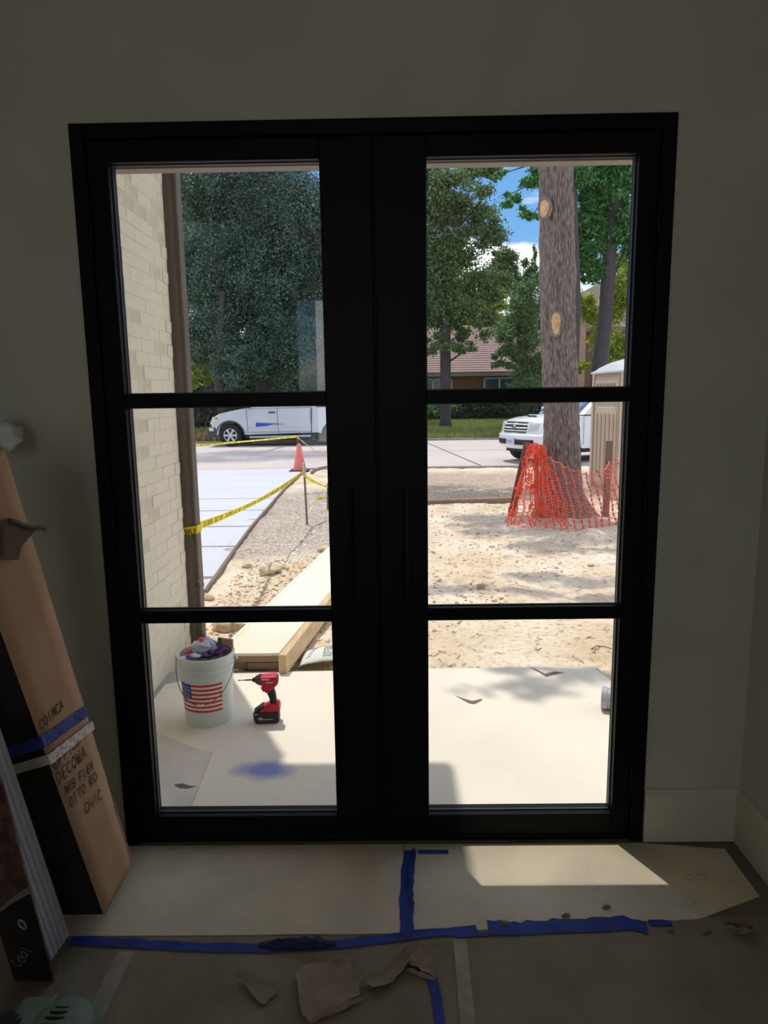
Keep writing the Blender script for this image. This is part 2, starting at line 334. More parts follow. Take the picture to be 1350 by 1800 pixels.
# blue spray paint mark: pigment on the board itself
def blue_mark(m):
    t = m.node_tree; b = t.nodes['Principled BSDF']; N = t.nodes.new; L = t.links.new
    tcn = N('ShaderNodeTexCoord'); mpn = N('ShaderNodeMapping'); mpn.inputs['Location'].default_value = (3.85, -6.3, 0); mpn.inputs['Rotation'].default_value = (0, 0, 0); mpn.inputs['Scale'].default_value = (7.0, 12.0, 0)
    L(tcn.outputs['Object'], mpn.inputs[0]); ln = N('ShaderNodeVectorMath'); ln.operation = 'LENGTH'; L(mpn.outputs[0], ln.inputs[0])
    n = N('ShaderNodeTexNoise'); n.inputs['Scale'].default_value = 7; L(tcn.outputs['Object'], n.inputs['Vector'])
    ad = N('ShaderNodeMath'); ad.operation = 'MULTIPLY_ADD'; L(n.outputs[0], ad.inputs[0]); ad.inputs[1].default_value = .9; L(ln.outputs['Value'], ad.inputs[2])
    r = N('ShaderNodeValToRGB'); L(ad.outputs[0], r.inputs[0]); r.color_ramp.elements[0].position = .55*1; r.color_ramp.elements[1].position = 1.0
    r.color_ramp.elements[0].position = .75; r.color_ramp.elements[0].color = (.9, .9, .9, 1); r.color_ramp.elements[1].color = (0, 0, 0, 1); mr = N('ShaderNodeMapRange')
    mr.inputs[1].default_value = .9; mr.inputs[2].default_value = 1.6; mr.inputs[3].default_value = .85; mr.inputs[4].default_value = 0; L(ad.outputs[0], mr.inputs[0])
    mxn = N('ShaderNodeMix'); mxn.data_type = 'RGBA'; old = b.inputs['Base Color'].links[0].from_socket
    L(mr.outputs[0], mxn.inputs[0]); L(old, mxn.inputs[6]); mxn.inputs[7].default_value = srgb(104, 122, 200); L(mxn.outputs[2], b.inputs['Base Color'])
M_bm = M_board.copy(); M_bm.name = 'protection_board_sprayed'; s2.data.materials[0] = M_bm; blue_mark(M_bm)
# paper tears: the shade under their lifted edges put in as flat dark patches
def tear(parent, pts, m):
    t = MB(); t.add([(p[0], p[1], p[2]) for p in pts], [tuple(range(len(pts)))]); o = t.build('tear', m, parent); return o
def pz(lst, z): return [tuple(atZ(a, b, z)) for a, b in lst]
tear(s1, pz([(929, 1171), (942, 1176), (958, 1184), (975, 1180), (992, 1182), (975, 1186), (960, 1190), (948, 1182)], -.0155), M_tear_shade)
tear(s1, pz([(799, 1222), (816, 1228), (830, 1232), (848, 1228), (846, 1232), (833, 1238), (824, 1236)], -.0155), M_tear_shade)
tear(s3, pz([(306, 1379), (320, 1377), (334, 1381), (345, 1382), (330, 1386), (316, 1385)], -.0155), M_tear_shade)

# ---------------------------------------------------------------- interior floor protection, tape and scraps
f1 = sheet('floor_paper', 'kraft paper sheet inside at the foot of the left door leaf', 'floor cover', [(-1.50, -.46), (.065, -.455), (.075, -.02), (-1.2, -.02)], -.004, .004, M_kraft)
f2 = sheet('floor_paper', 'kraft paper sheet inside with the bright patch of sun', 'floor cover', [(.068, -.455), (1.0, -.40), (1.24, -.30), (1.24, -.06), (.95, -.022), (.078, -.02)], -.004, .004, M_kraft)
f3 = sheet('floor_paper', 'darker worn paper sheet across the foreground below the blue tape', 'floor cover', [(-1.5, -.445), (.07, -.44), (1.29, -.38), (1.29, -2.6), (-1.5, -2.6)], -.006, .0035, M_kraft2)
def ribbon(name, label, pts, wd, m, z=.001, group=None, jag=0, wave=0, cat='tape', wob=.0):
    pts = [Vector(p) for p in pts]; P = []
    for a, b in zip(pts[:-1], pts[1:]):
        n = max(2, int((b-a).length/.02)); P += [a.lerp(b, i/n) for i in range(n)]
    P.append(pts[-1]); m_ = MB(); vs = []; fs = []
    for i, p in enumerate(P):
        d = (P[min(i+1, len(P)-1)]-P[max(i-1, 0)]).normalized(); nn = Vector((-d.y, d.x, 0))
        w1 = wd/2*(1+random.uniform(-jag, jag)); w2 = wd/2*(1+random.uniform(-.1, .1)*(jag > 0)); hz = wave*(.5+.5*math.sin(i*.9+random.random()*wob))
        vs += [p+nn*w1+Vector((0, 0, z+hz)), p+Vector((0, 0, z+hz*.4)), p-nn*w2+Vector((0, 0, z))]
    for i in range(len(P)-1): fs += [(i*3, i*3+3, i*3+4, i*3+1), (i*3+1, i*3+4, i*3+5, i*3+2)]
    m_.add(vs, fs); o = m_.build(name, m, solid=.0008)
    if label: tag(o, label, cat, group)
    return o
def gz(*q, z=0): return [tuple(atZ(a, b, z)) for a, b in q]
ribbon('blue_tape', 'long blue tape strip from the leaning boxes to the tape junction', gz((125, 1655), (165, 1655), (330, 1665), (470, 1668), (600, 1660), (716, 1646)), .033, M_blue, jag=.15, wave=.004)
ribbon('blue_tape', 'wrinkled blue tape strip running from the door centre into the room', gz((722, 1496), (717, 1530), (714, 1580), (716, 1642)), .045, M_blue, jag=.12, wave=.006)
ribbon('blue_tape', 'bunched twist of blue tape standing on the strip at the door centre', gz((728, 1495), (719, 1520), (716, 1545), (719, 1575), (724, 1600)), .016, M_blue, z=.003, jag=.4, wave=.022, wob=3)
ribbon('blue_tape', 'short blue tape piece against the door sill', gz((735, 1498), (788, 1498)), .022, M_blue, z=.0015)
ribbon('blue_tape', 'blue tape strip right of the tape junction', gz((716, 1645), (760, 1641), (838, 1634)), .03, M_blue, jag=.12, wave=.004)
ribbon('blue_tape', 'thin straight blue tape under the torn paper edge on the right', gz((800, 1645), (900, 1640), (1080, 1634)), .014, M_blue, z=.0008)
ribbon('blue_tape', 'wide blue tape with a ragged torn top edge on the right', gz((858, 1632), (930, 1631), (1010, 1627), (1100, 1624), (1137, 1630)), .052, M_blue, z=.0012, jag=.3, wave=.002)
ribbon('blue_tape', 'small separate blue tape scrap right of the ragged strip', gz((1141, 1623), (1180, 1623)), .022, M_blue, jag=.35)
ribbon('blue_tape', 'narrow blue tape strip at the bottom beside the torn paper', gz((760, 1722), (768, 1760), (776, 1815)), .028, M_blue, jag=.1, wave=.004)
M_ghost = mat('masking_strip', srgb(165, 155, 138), .8, var=.1, vs=20)
ribbon('masking_strip', 'faint pale tape line on the floor paper near the left boxes', gz((222, 1672), (160, 1800)), .05, M_ghost, z=-.0005)
ribbon('masking_strip', 'faint pale tape line on the floor paper bottom centre', gz((808, 1650), (824, 1815)), .04, M_ghost, z=-.0005)
# bunched dark lump in the tape line
def lump(name, label, cat, c, r, m, seed=1, flat=.5, n=14, rough=.35, kind=None, parent=None):
    mb = MB(); vs = []; fs = []
    for i in range(n+1):
        for j in range(n*2):
            th = PI*i/n; ph = PI*j/n; d = Vector((math.sin(th)*math.cos(ph), math.sin(th)*math.sin(ph), math.cos(th)))
            k_ = 1+rough*(noise.noise(d*1.6+Vector((seed*3.1, 0, 0)))+.5*noise.noise(d*4+Vector((seed, 2, 0))))
            vs.append(Vector((d.x*r[0], d.y*r[1], d.z*r[2]))*k_+Vector(c))
    w_ = n*2
    for i in range(n):
        for j in range(w_): fs.append((i*w_+j, i*w_+(j+1) % w_, (i+1)*w_+(j+1) % w_, (i+1)*w_+j))
    mb.add(vs, fs); o = mb.build(name, m, parent, smooth='all')
    if label: tag(o, label, cat)
    return o
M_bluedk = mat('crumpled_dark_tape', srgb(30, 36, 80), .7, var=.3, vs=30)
def crumple(name, label, cat, P, Q, wd, h, m, seed=0, nn=24):
    """crumpled strip of sheet from P to Q, arching up to h"""
    P = Vector(P); Q = Vector(Q); d = (Q-P); n_ = Vector((-d.y, d.x, 0)).normalized()
    def fn(u, v):
        p = P.lerp(Q, u); e_ = math.sin(PI*u)**.7; nz_ = noise.noise(Vector((u*6+seed, v*3, seed)))
        p = p+n_*((v-.5)*wd*(.35+.65*e_)+nz_*wd*.2); return (p.x, p.y, .002+max(0, h*e_*math.sin(PI*min(1, v*1.15))+nz_*h*.35*e_))
    o = MB().grid(fn, nn, 8).build(name, m, smooth=True, solid=.001)
    return tag(o, label, cat) if label else o
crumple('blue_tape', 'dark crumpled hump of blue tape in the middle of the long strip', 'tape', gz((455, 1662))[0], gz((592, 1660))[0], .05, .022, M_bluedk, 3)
M_tear = mat('torn_kraft', srgb(150, 134, 112), .9, var=.15, vs=12, bump=.3)
ft = bpy.data.objects.new('x', None)
def torn_piece(label, pts, h, m=M_tear, seed=0, curl=.02):
    """irregular scrap of thick paper, corners lifting off the floor"""
    P = [Vector(p) for p in pts]; c = sum(P, Vector())/len(P); mb = MB(); vs = [c+Vector((0, 0, .003))]; K = 5; n = []
    ring = []
    for i in range(len(P)):
        a, b = P[i], P[(i+1) % len(P)]
        for k in range(4): ring.append(a.lerp(b, k/4)+Vector((random.uniform(-1, 1), random.uniform(-1, 1), 0))*.004)
    for r_ in range(1, K+1):
        for p in ring:
            q = c.lerp(p, r_/K); l_ = (r_/K)**3*curl*(.5+.9*noise.noise(p*9+Vector((seed, 0, 0)))); q.z = .003+max(0, l_)+h*(r_ == K)*0; vs.append(q)
    nr = len(ring); fs = [(0, 1+j, 1+(j+1) % nr) for j in range(nr)]
    for r_ in range(K-1):
        for j in range(nr): fs.append((1+r_*nr+j, 1+(r_+1)*nr+j, 1+(r_+1)*nr+(j+1) % nr, 1+r_*nr+(j+1) % nr))
    mb.add(vs, fs); o = mb.build('torn_paper', m, solid=.0022); tag(o, label, 'paper scrap'); return o
torn_piece('large torn kraft paper scrap with a rolled edge at bottom centre', gz((520, 1718), (545, 1700), (612, 1690), (636, 1730), (632, 1758), (545, 1800), (530, 1790)), 0, seed=1, curl=.03)
crumple('torn_paper', 'rolled paper curl along the near side of the large torn scrap', 'paper scrap', gz((540, 1798))[0], gz((638, 1756))[0], .022, .018, M_tear, 5)
crumple('torn_paper', 'small curled paper tab above the large torn scrap', 'paper scrap', gz((576, 1692))[0], gz((617, 1690))[0], .03, .018, M_tear, 8)
torn_piece('jagged paper tear leading up to the tape junction', gz((640, 1732), (668, 1716), (700, 1690), (718, 1668), (735, 1672), (722, 1700), (690, 1736), (660, 1745)), 0, seed=4, curl=.03)
torn_piece('thin paper flap right of the jagged tear', gz((735, 1672), (762, 1678), (764, 1722), (735, 1712), (716, 1702)), 0, seed=6, curl=.022)
crumple('torn_paper', 'dirty rolled paper edge beside the narrow blue strip', 'paper scrap', gz((714, 1704))[0], gz((764, 1724))[0], .016, .012, M_tear, 11)
torn_piece('shallow torn paper flap left of the large scrap', gz((415, 1718), (438, 1748), (460, 1770), (492, 1745), (470, 1730)), 0, M_kraft2, 9, .012)
torn_piece('crumpled paper scrap on the floor near the right wall', gz((1268, 1640), (1292, 1630), (1325, 1634), (1322, 1648), (1295, 1650)), 0, seed=12, curl=.04)
for i, (a, b, lab) in enumerate([(995, 1612, 'curled brown leaf on the ragged blue tape'), (888, 1626, 'small curl of paper on the left end of the ragged tape'), (1177, 1636, 'dead leaf below the small blue scrap'), (1066, 1597, 'tiny dark crumb above the ragged tape'), (1241, 1640, 'paper crumb left of the crumpled scrap')]):
    p = atZ(a, b, 0); crumple('debris', lab, 'debris', (p.x-.014, p.y, 0), (p.x+.014, p.y+.006, 0), .014, .010, M_tear, 20+i, 8)
for i, (a, b, lab) in enumerate([(1212, 1543, 'pale plaster crumb left of its pair in the dark corner'), (1234, 1542, 'larger pale plaster flake in the dark corner'), (1215, 1585, 'pale smear of plaster on the paper in front of the flakes')]):
    p = atZ(a, b, 0); lump('plaster_flake', lab, 'debris', (p.x, p.y, .003), (.012+.006*(i == 1), .012, .004), M_trim, i, n=6)
# ---------------------------------------------------------------- things leaning in the left corner
M_card = mat('cardboard', srgb(190, 150, 118), .85, var=.07, vs=5, bump=.06, bs=30)
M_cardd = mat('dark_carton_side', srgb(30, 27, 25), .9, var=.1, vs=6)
M_ink = mat('marker_ink', srgb(28, 26, 28), .7)
Bf = atZ(232, 1519, .05); Bn = atZ(190, 1597, .05); By0, By1 = Bf.y-(Bf.y-Bn.y)*1.13, Bf.y
Ld = (_f*-1 - _R*((708-675)/FPX) - _U*((900-3061)/FPX)).normalized(); TH = .16
# length: where the far edge meets the level of its top end
_d = ray(10, 790); _n = Ld.cross(_d); _t = (CP-Bf).cross(_d).dot(_n)/_n.dot(_n); BLEN = abs(_t)
Nd = Vector((0, 1, 0)).cross(Ld).normalized()                 # face normal, to the right and up
# local frame of the tall box: x = along depth (y world), y = up the box, z = out of the face
FBx = Matrix(((0, Ld.x, Nd.x, Bf.x), (-1, Ld.y, Nd.y, By1), (0, Ld.z, Nd.z, Bf.z), (0, 0, 0, 1)))
# x local runs from far edge (0) to near edge (DW); mirror for writing: reading direction is near(left) -> far(right)
DW = By1-By0
tb = thing('cardboard_box', 'tall narrow cardboard box with marker writing leaning in the left corner', 'box', (Bf.x-.2, (By0+By1)/2, 0))
def inv(t): return Matrix.Translation(-t.location)
def bbox(x0, x1, y0, y1, z0, z1, M): return MB().box(x0, x1, y0, y1, z0, z1, M)
IM = inv(tb)
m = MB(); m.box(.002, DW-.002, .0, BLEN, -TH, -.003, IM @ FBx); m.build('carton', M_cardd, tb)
m = MB(); m.grid(lambda u, v: (u*DW, v*BLEN, .0012*math.sin(v*17)*math.sin(u*3)), 4, 60, IM @ FBx); m.build('front_panel', M_card, tb, solid=.004, smooth=True)
m = MB(); m.box(-.003, .0015, 0, .32, -.02, .004, IM @ FBx); m.box(-.003, .0, .42, .8, -.03, .002, IM @ FBx); m.build('frayed_edge', M_card, tb)
# writing frame: x to the right of the picture, y up the picture, seen from the normal side
FWr = Matrix(((0, Ld.x, Nd.x, Bf.x), (1, Ld.y, Nd.y, By0), (0, Ld.z, Nd.z, Bf.z), (0, 0, 0, 1)))
def on_face(px, py):
    """point on the box face under a surveyed pixel -> (x,y) in writing frame"""
    d = ray(px, py); o = Bf; t = (o-CP).dot(Nd)/d.dot(Nd); p = CP+d*t-Vector((Bf.x, By0, Bf.z)); yy_ = p.z/Ld.z if abs(Nd.z) < 1e-6 else Vector((p.x, 0, p.z)).dot(Vector((Ld.x, 0, Ld.z)))/(Ld.x**2+Ld.z**2); return p.y-yy_*Ld.y, yy_
for txt, (ax, ay), (bx_, by_), hh in [('COIMCA', (70, 1284), (112, 1243), .030), ('NDFFICO', (90, 1360), (140, 1306), .030), ('DECOWA', (100, 1380), (152, 1328), .032), ('ARB FLEX', (113, 1399), (164, 1350), .030), ('OTTO RO', (122, 1421), (171, 1369), .030), ('CHIC', (149, 1432), (179, 1402), .030)]:
    p0 = on_face(ax, ay); p1 = on_face(bx_, by_); dx, dy = p1[0]-p0[0], p1[1]-p0[1]; ln = math.hypot(dx, dy); ang = math.atan2(dy, dx)
    Mx = IM @ FWr @ Matrix.Translation((p0[0], p0[1], .0038)) @ Matrix.Rotation(ang, 4, 'Z'); per = ln/len(txt); hh = min(hh, per/1.35/4*6*1.25)
    ink = MB(); sc = per/(4*1.35)*6; Mx = Mx @ Matrix.Diagonal((1, 1.25, 1, 1)); stroke_text(ink, txt, Mx, sc, th=.0017, slant=.1); ink.build('marker_writing', M_ink, tb, fix=False)['kind'] = 'stuff'
t0 = on_face(77, 1310); t1 = on_face(146, 1262)
def band(name, ca, cb, wdt, z, m, x0=-.004, x1=None, side=True):
    x1 = x1 if x1 is not None else DW+.004; a = Vector((x0, ca, z)); b = Vector((x1, cb, z)); mb = MB()
    mb.grid(lambda u, v: (a.x+(b.x-a.x)*u, a.y+(b.y-a.y)*u+(v-.5)*wdt, z+.0012*math.sin(u*30+v*5)), 16, 3, IM @ FWr)
    if side: mb.grid(lambda u, v: (-.004, ca-.06*u+(v-.5)*wdt, z-u*TH), 6, 2, IM @ FWr)
    return mb.build(name, m, tb, solid=.0008)
l0 = on_face(76, 1300)[1]; r0 = on_face(146, 1253)[1]
band('blue_tape_band', l0, r0, .042, .0055, M_blue)
l1 = on_face(86, 1330)[1]; r1 = on_face(152, 1282)[1]
M_wrap = mat('clear_wrap', srgb(205, 200, 198), .35, var=.1, vs=40, bump=.5, bs=50)
band('wrap_band', l1, r1, .035, .009, M_wrap, -.008, DW+.008)
lump('plastic_wrap', 'crumpled white plastic wrap over the top of the tall cardboard box', 'plastic', tuple(atY(-6, 768, -.2)), (.05, .09, .055), mat('white_plastic_wrap', srgb(205, 205, 198), .6, var=.1), 5, n=16, rough=.5)
# toothed strip sticking out over the box
ts = thing('toothed_strip', 'brown cardboard piece with a dark toothed edge sticking out over the tall box', 'cardboard piece')
def onf(px, py, h): x, y = on_face(px, py); return (IM.inverted() @ (IM @ FWr)) @ Vector((x, y, h))
m = MB(); P = [(-4, 913), (8, 911), (20, 918), (38, 925), (55, 927), (26, 960), (20, 984), (-4, 984)]
m.add([onf(a, b, .018) for a, b in P]+[onf(a, b, .010) for a, b in P], [tuple(range(8)), tuple(range(8, 16))[::-1]]+[(i, (i+1) % 8, 8+(i+1) % 8, 8+i) for i in range(8)]); m.build('brown_flap', mat('dark_cardboard', srgb(112, 88, 70), .9, var=.1), ts)
m = MB(); q = [(2, 911), (14, 914), (28, 920), (42, 923), (56, 922), (68, 926)]
top = [onf(a, b, .022) for a, b in q]; bot = [onf(a, b+5, .022) for a, b in q]
m.add(top+bot, [(i, i+1, 7+i, 6+i) for i in range(5)])
for i in range(26):
    u = i/26*5; k = int(u); a = Vector(bot[k]).lerp(Vector(bot[k+1]), u-k); b = a+(Vector(bot[k+1])-Vector(bot[k])).normalized()*.003; e_ = (Vector(bot[k])-Vector(top[k])).normalized()*.009
    m.add([a, b, (a+b)/2+e_], [(0, 1, 2)])
m.build('toothed_edge', mat('dark_metal', srgb(38, 38, 40), .5, .5), ts, solid=.0015)
# white ribbed panel
KL = -Ld.y/Ld.z          # all the leaning pieces tip towards the room alike
def atSh(px, py, y0): d = ray(px, py); return CP+d*((y0-KL*CP.z-CP.y)/(d.y+KL*d.z))
Pf = atZ(122, 1642, 0); Pn = atZ(87, 1692, 0); Tp = atSh(0, 1278, Pf.y); pl = (Tp-Pf).normalized(); LEN = (Tp-Pf).length*1.25
wp = thing('ribbed_panel', 'white ribbed panel strip leaning between the tall box and the printed pack', 'panel', tuple(Pf)); dvec = Pn-Pf
ex = Vector(dvec).normalized(); nrm = ex.cross(pl).normalized(); wP = dvec.length
MP = Matrix(((ex.x, pl.x, nrm.x, 0), (ex.y, pl.y, nrm.y, 0), (ex.z, pl.z, nrm.z, 0), (0, 0, 0, 1)))
M_pvc = mat('white_pvc', srgb(226, 230, 246), .5, var=.05)
sgn_ = 1 if nrm.x > 0 else -1
MB().box(0, wP, 0.0, LEN, -.006*sgn_ if sgn_ > 0 else 0, 0 if sgn_ > 0 else .006, MP).build('panel_sheet', M_pvc, wp)
for i in range(5):
    x0 = wP*(.06+i*.19); MB().prism([(x0, 0), (x0+wP*.03, .004*sgn_), (x0+wP*.10, .004*sgn_), (x0+wP*.13, 0)], .003, LEN-.002, 'xz', MP).build('rib', M_pvc, wp)
# shrink wrapped wood-look pack
yk = atZ(93, 1725, 0).y
pk = thing('printed_pack', 'shrink-wrapped dark printed pack with script lettering at the left edge', 'package', (atZ(60, 1728, 0).x, yk, 0)); IK = inv(pk) @ Matrix(((1, 0, 0, 0), (0, 1, -KL, 0), (0, 0, 1, 0), (0, 0, 0, 1)))
def kx(px, py): p = atSh(px, py, yk); return (p.x, p.z)
base_r = kx(93, 1722); base_l = kx(28, 1728); up_r = kx(0, 1367)
dl = Vector((up_r[0]-base_r[0], up_r[1]-base_r[1])); K_ = 1.12
polyk = [(base_l[0], .0), (base_r[0], .0), (base_r[0]+dl.x*K_, base_r[1]+dl.y*K_), (base_l[0]+dl.x*K_, base_l[1]+dl.y*K_)]
M_wood = mat('wood_print', srgb(120, 84, 78), .3, col2=srgb(60, 36, 34), vs=14, stretch=(3, 3, .5), coat=.4)
MB().prism(polyk, yk, yk+.008, 'xz', IK).build('pack_body', M_wood, pk)
def lerp2(u, v):   # u across, v up the pack face
    a = Vector(polyk[0]).lerp(Vector(polyk[1]), u); b = Vector(polyk[3]).lerp(Vector(polyk[2]), u); return a.lerp(b, v)
m = MB(); q = [lerp2(0, .02), lerp2(1, .02), lerp2(1, .44), lerp2(.5, .40), lerp2(0, .34)]
m.add([(a.x, yk-.0015, a.y) for a in q], [(0, 1, 2, 3, 4)], IK); m.build('dark_label', mat('black_print', srgb(26, 24, 30), .3, coat=.3), pk)
m = MB(); q = [lerp2(0, .34), lerp2(.5, .40), lerp2(1, .44), lerp2(1, .47), lerp2(.5, .42), lerp2(0, .355)]
m.add([(a.x, yk-.002, a.y) for a in q], [(0, 1, 2, 3, 4, 5)], IK); m.build('label_border', mat('grey_print', srgb(130, 128, 130), .4), pk)
ink = MB(); a = lerp2(.25, .08); b = lerp2(1, .24)
Mt = Matrix(((1, 0, 0, 0), (0, 0, -1, 0), (0, 1, 0, 0), (0, 0, 0, 1)))
stroke_text(ink, 'Cdal', IK @ Matrix.Translation((a.x, yk-.003, a.y)) @ Mt @ Matrix.Rotation(math.atan2(b.y-a.y, b.x-a.x), 4, 'Z'), .03, th=.0012, slant=.35)
ink.build('script_lettering', mat('silver_print', srgb(150, 150, 160), .4), pk, fix=False)
m = MB(); c = lerp2(.62, .3)
for k in range(3): m.tube([(c.x+(.013-.003*k)*math.cos(t)*.8, yk-.003, c.y+(.022-.004*k)*math.sin(t)) for t in [i*PI/8 for i in range(17)]], .0011, 4, False, IK)
m.build('emblem', MC['silver_print'], pk)
# grey-green machine housing (built small, scaled up as a whole) at the bottom left corner
M_mach = mat('grey_green_plastic', srgb(120, 136, 122), .55, var=.06, vs=10)
M_machd = mat('dark_plastic', srgb(52, 58, 54), .5)
vc = atZ(107, 1781, .135); vm = thing('vented_machine', 'grey-green plastic machine housing with curved louvre slots in the bottom left corner', 'machine', (vc.x, vc.y, 0))
prf = [(.0, .118), (.03, .117), (.05, .112), (.062, .104), (.066, .100), (.070, .100), (.076, .092), (.080, .06), (.08, .0)]
MB().lathe(prf, 48).build('round_cover', M_mach, vm, smooth=True)
m = MB()
for i in range(6):
    yv = .036-.0145*i; w0 = .013+.0045*i-.0006*i*i
    m.tube([(-.004-i*.002+w0*(t-.5)*2, yv-.0035*(1-(2*t-1)**2), .1185-.35*((yv-.0)**2+(w0*(t-.5)*2)**2)/.06) for t in [k/8 for k in range(9)]], .0032, 6)
m2 = m.build('louvre_slot', mat('slot_dark', srgb(14, 16, 15), .8), vm, smooth=True)
m = MB(); m.box(-.115, -.045, -.05, .062, .0, .106); m.build('side_housing', M_mach, vm, bevel=.006)
m = MB(); m.tube([(-.045, -.06, .1055), (-.042, .064, .1065)], .004, 8); m.build('seam_ridge', M_mach, vm, smooth=True)
m = MB()
for k, (r_, x_) in enumerate(((.058, -.125), (.052, -.112), (.045, -.10))): m.tube([(x_, -.03, .075), (x_+.012, -.03, .075)], r_, 28)
m.build('ribbed_collar', M_machd, vm, smooth=True)
m = MB(); m.tube([(-.20, -.03, .078), (-.127, -.03, .078)], [.052, .058], 28); m.build('motor_body', mat('grey_plastic', srgb(76, 84, 80), .5), vm, smooth=True)
m = MB(); m.tube([(-.162, -.015, .129), (-.162, -.015, .134)], .008, 12); m.build('knob', M_machd, vm)
vm.scale = (1.12, 1.12, 1.12)
# ================================================================ OUTSIDE
GZ = -.06
M_dirt = mat('dry_dirt', srgb(214, 190, 160), .95, var=.12, vs=1.6, bump=.8, bs=14, col2=srgb(236, 220, 198))
def dirt_colour(m):
    t = m.node_tree; b = t.nodes['Principled BSDF']; N = t.nodes.new; L = t.links.new
    tcn = N('ShaderNodeTexCoord'); n = N('ShaderNodeTexNoise'); n.inputs['Scale'].default_value = 22; n.inputs['Detail'].default_value = 8; n.inputs['Roughness'].default_value = .7; L(tcn.outputs['Object'], n.inputs['Vector'])
    r = N('ShaderNodeValToRGB'); L(n.outputs[0], r.inputs[0]); r.color_ramp.elements[0].position = .30; r.color_ramp.elements[0].color = (.45, .38, .32, 1); r.color_ramp.elements[1].position = .48; r.color_ramp.elements[1].color = (1, 1, 1, 1)
    mul = N('ShaderNodeMix'); mul.data_type = 'RGBA'; mul.blend_type = 'MULTIPLY'; mul.inputs[0].default_value = 1
    old = b.inputs['Base Color'].links[0].from_socket; L(old, mul.inputs[6]); L(r.outputs[0], mul.inputs[7])
    # grey gravelly band beside the driveway and brown mulch near the log edging
    sp = N('ShaderNodeSeparateXYZ'); L(tcn.outputs['Object'], sp.inputs[0])
    n2 = N('ShaderNodeTexNoise'); n2.inputs['Scale'].default_value = 1.1; L(tcn.outputs['Object'], n2.inputs['Vector'])
    def window(sock, a, b_, c, d):
        m1 = N('ShaderNodeMapRange'); m1.inputs[1].default_value = a; m1.inputs[2].default_value = b_; L(sock, m1.inputs[0])
        m2 = N('ShaderNodeMapRange'); m2.inputs[1].default_value = c; m2.inputs[2].default_value = d; m2.inputs[3].default_value = 1; m2.inputs[4].default_value = 0; L(sock, m2.inputs[0])
        mm = N('ShaderNodeMath'); mm.operation = 'MULTIPLY'; L(m1.outputs[0], mm.inputs[0]); L(m2.outputs[0], mm.inputs[1]); return mm.outputs[0]
    wy = window(sp.outputs['Y'], 4.6, 5.2, 9.5, 11.); wx = window(sp.outputs['X'], -3, -2.9, .2, .6)
    g1 = N('ShaderNodeMath'); g1.operation = 'MULTIPLY'; L(wy, g1.inputs[0]); L(wx, g1.inputs[1])
    g2 = N('ShaderNodeMath'); g2.operation = 'MULTIPLY'; L(g1.outputs[0], g2.inputs[0]); g2.inputs[1].default_value = .8
    mg = N('ShaderNodeMix'); mg.data_type = 'RGBA'; L(g2.outputs[0], mg.inputs[0]); L(mul.outputs[2], mg.inputs[6])
    vor = N('ShaderNodeTexVoronoi'); vor.inputs['Scale'].default_value = 32; L(tcn.outputs['Object'], vor.inputs['Vector'])
    vr = N('ShaderNodeValToRGB'); L(vor.outputs['Color'], vr.inputs[0]); vr.color_ramp.elements[0].color = srgb(120, 104, 98); vr.color_ramp.elements[1].color = srgb(205, 188, 176); L(vr.outputs[0], mg.inputs[7])
    wy2 = window(sp.outputs['Y'], 8.8, 9.3, 12.6, 13.6); wx2 = window(sp.outputs['X'], -1.2, -.6, 6, 7)
    g3 = N('ShaderNodeMath'); g3.operation = 'MULTIPLY'; L(wy2, g3.inputs[0]); L(wx2, g3.inputs[1]); g4 = N('ShaderNodeMath'); g4.operation = 'MULTIPLY'; L(g3.outputs[0], g4.inputs[0]); g4.inputs[1].default_value = .75
    mh = N('ShaderNodeMix'); mh.data_type = 'RGBA'; L(g4.outputs[0], mh.inputs[0]); L(mg.outputs[2], mh.inputs[6])
    n3 = N('ShaderNodeTexNoise'); n3.inputs['Scale'].default_value = 30; n3.inputs['Detail'].default_value = 6; L(tcn.outputs['Object'], n3.inputs['Vector']); v3 = N('ShaderNodeValToRGB'); L(n3.outputs[0], v3.inputs[0])
    v3.color_ramp.elements[0].position = .35; v3.color_ramp.elements[0].color = srgb(112, 94, 82); v3.color_ramp.elements[1].position = .65; v3.color_ramp.elements[1].color = srgb(206, 182, 162); L(v3.outputs[0], mh.inputs[7])
    L(mh.outputs[2], b.inputs['Base Color'])
dirt_colour(M_dirt)
def dz(x, y):
    z = GZ+.030*noise.noise(Vector((x*.9, y*.9, 0)))+.022*noise.noise(Vector((x*3.1, y*3.1, 4)))+.012*noise.noise(Vector((x*9, y*9, 8)))+.006*noise.noise(Vector((x*24, y*24, 2)))
    hx = math.exp(-((x+.95)**2+(y-2.75)**2)/.10)*.05+math.exp(-((x+1.05)**2+(y-4.0)**2)/.10)*.06+math.exp(-((x-2.4)**2+(y-6.6)**2)/.9)*.07+math.exp(-((x+.75)**2+(y-5.0)**2)/.12)*.05
    e_ = min(1, max(0, (x+1.6+.03*(y-3))/.5)) if y > 3.2 else 1
    return z*1+hx*e_ - (.0 if y > 2.2 else .03*(2.2-y)/.5)
ny, nx = 330, 300
ys = 1.70*(14.5/1.70)**(np.linspace(0, 1, ny)); xs = np.concatenate([np.linspace(-2.3, 3.2, 220), np.linspace(3.25, 12, 80)])
V = np.zeros((ny, nx, 3)); 
for i, yy in enumerate(ys):
    for j, xx in enumerate(xs): V[i, j] = (xx, yy, dz(float(xx), float(yy)))
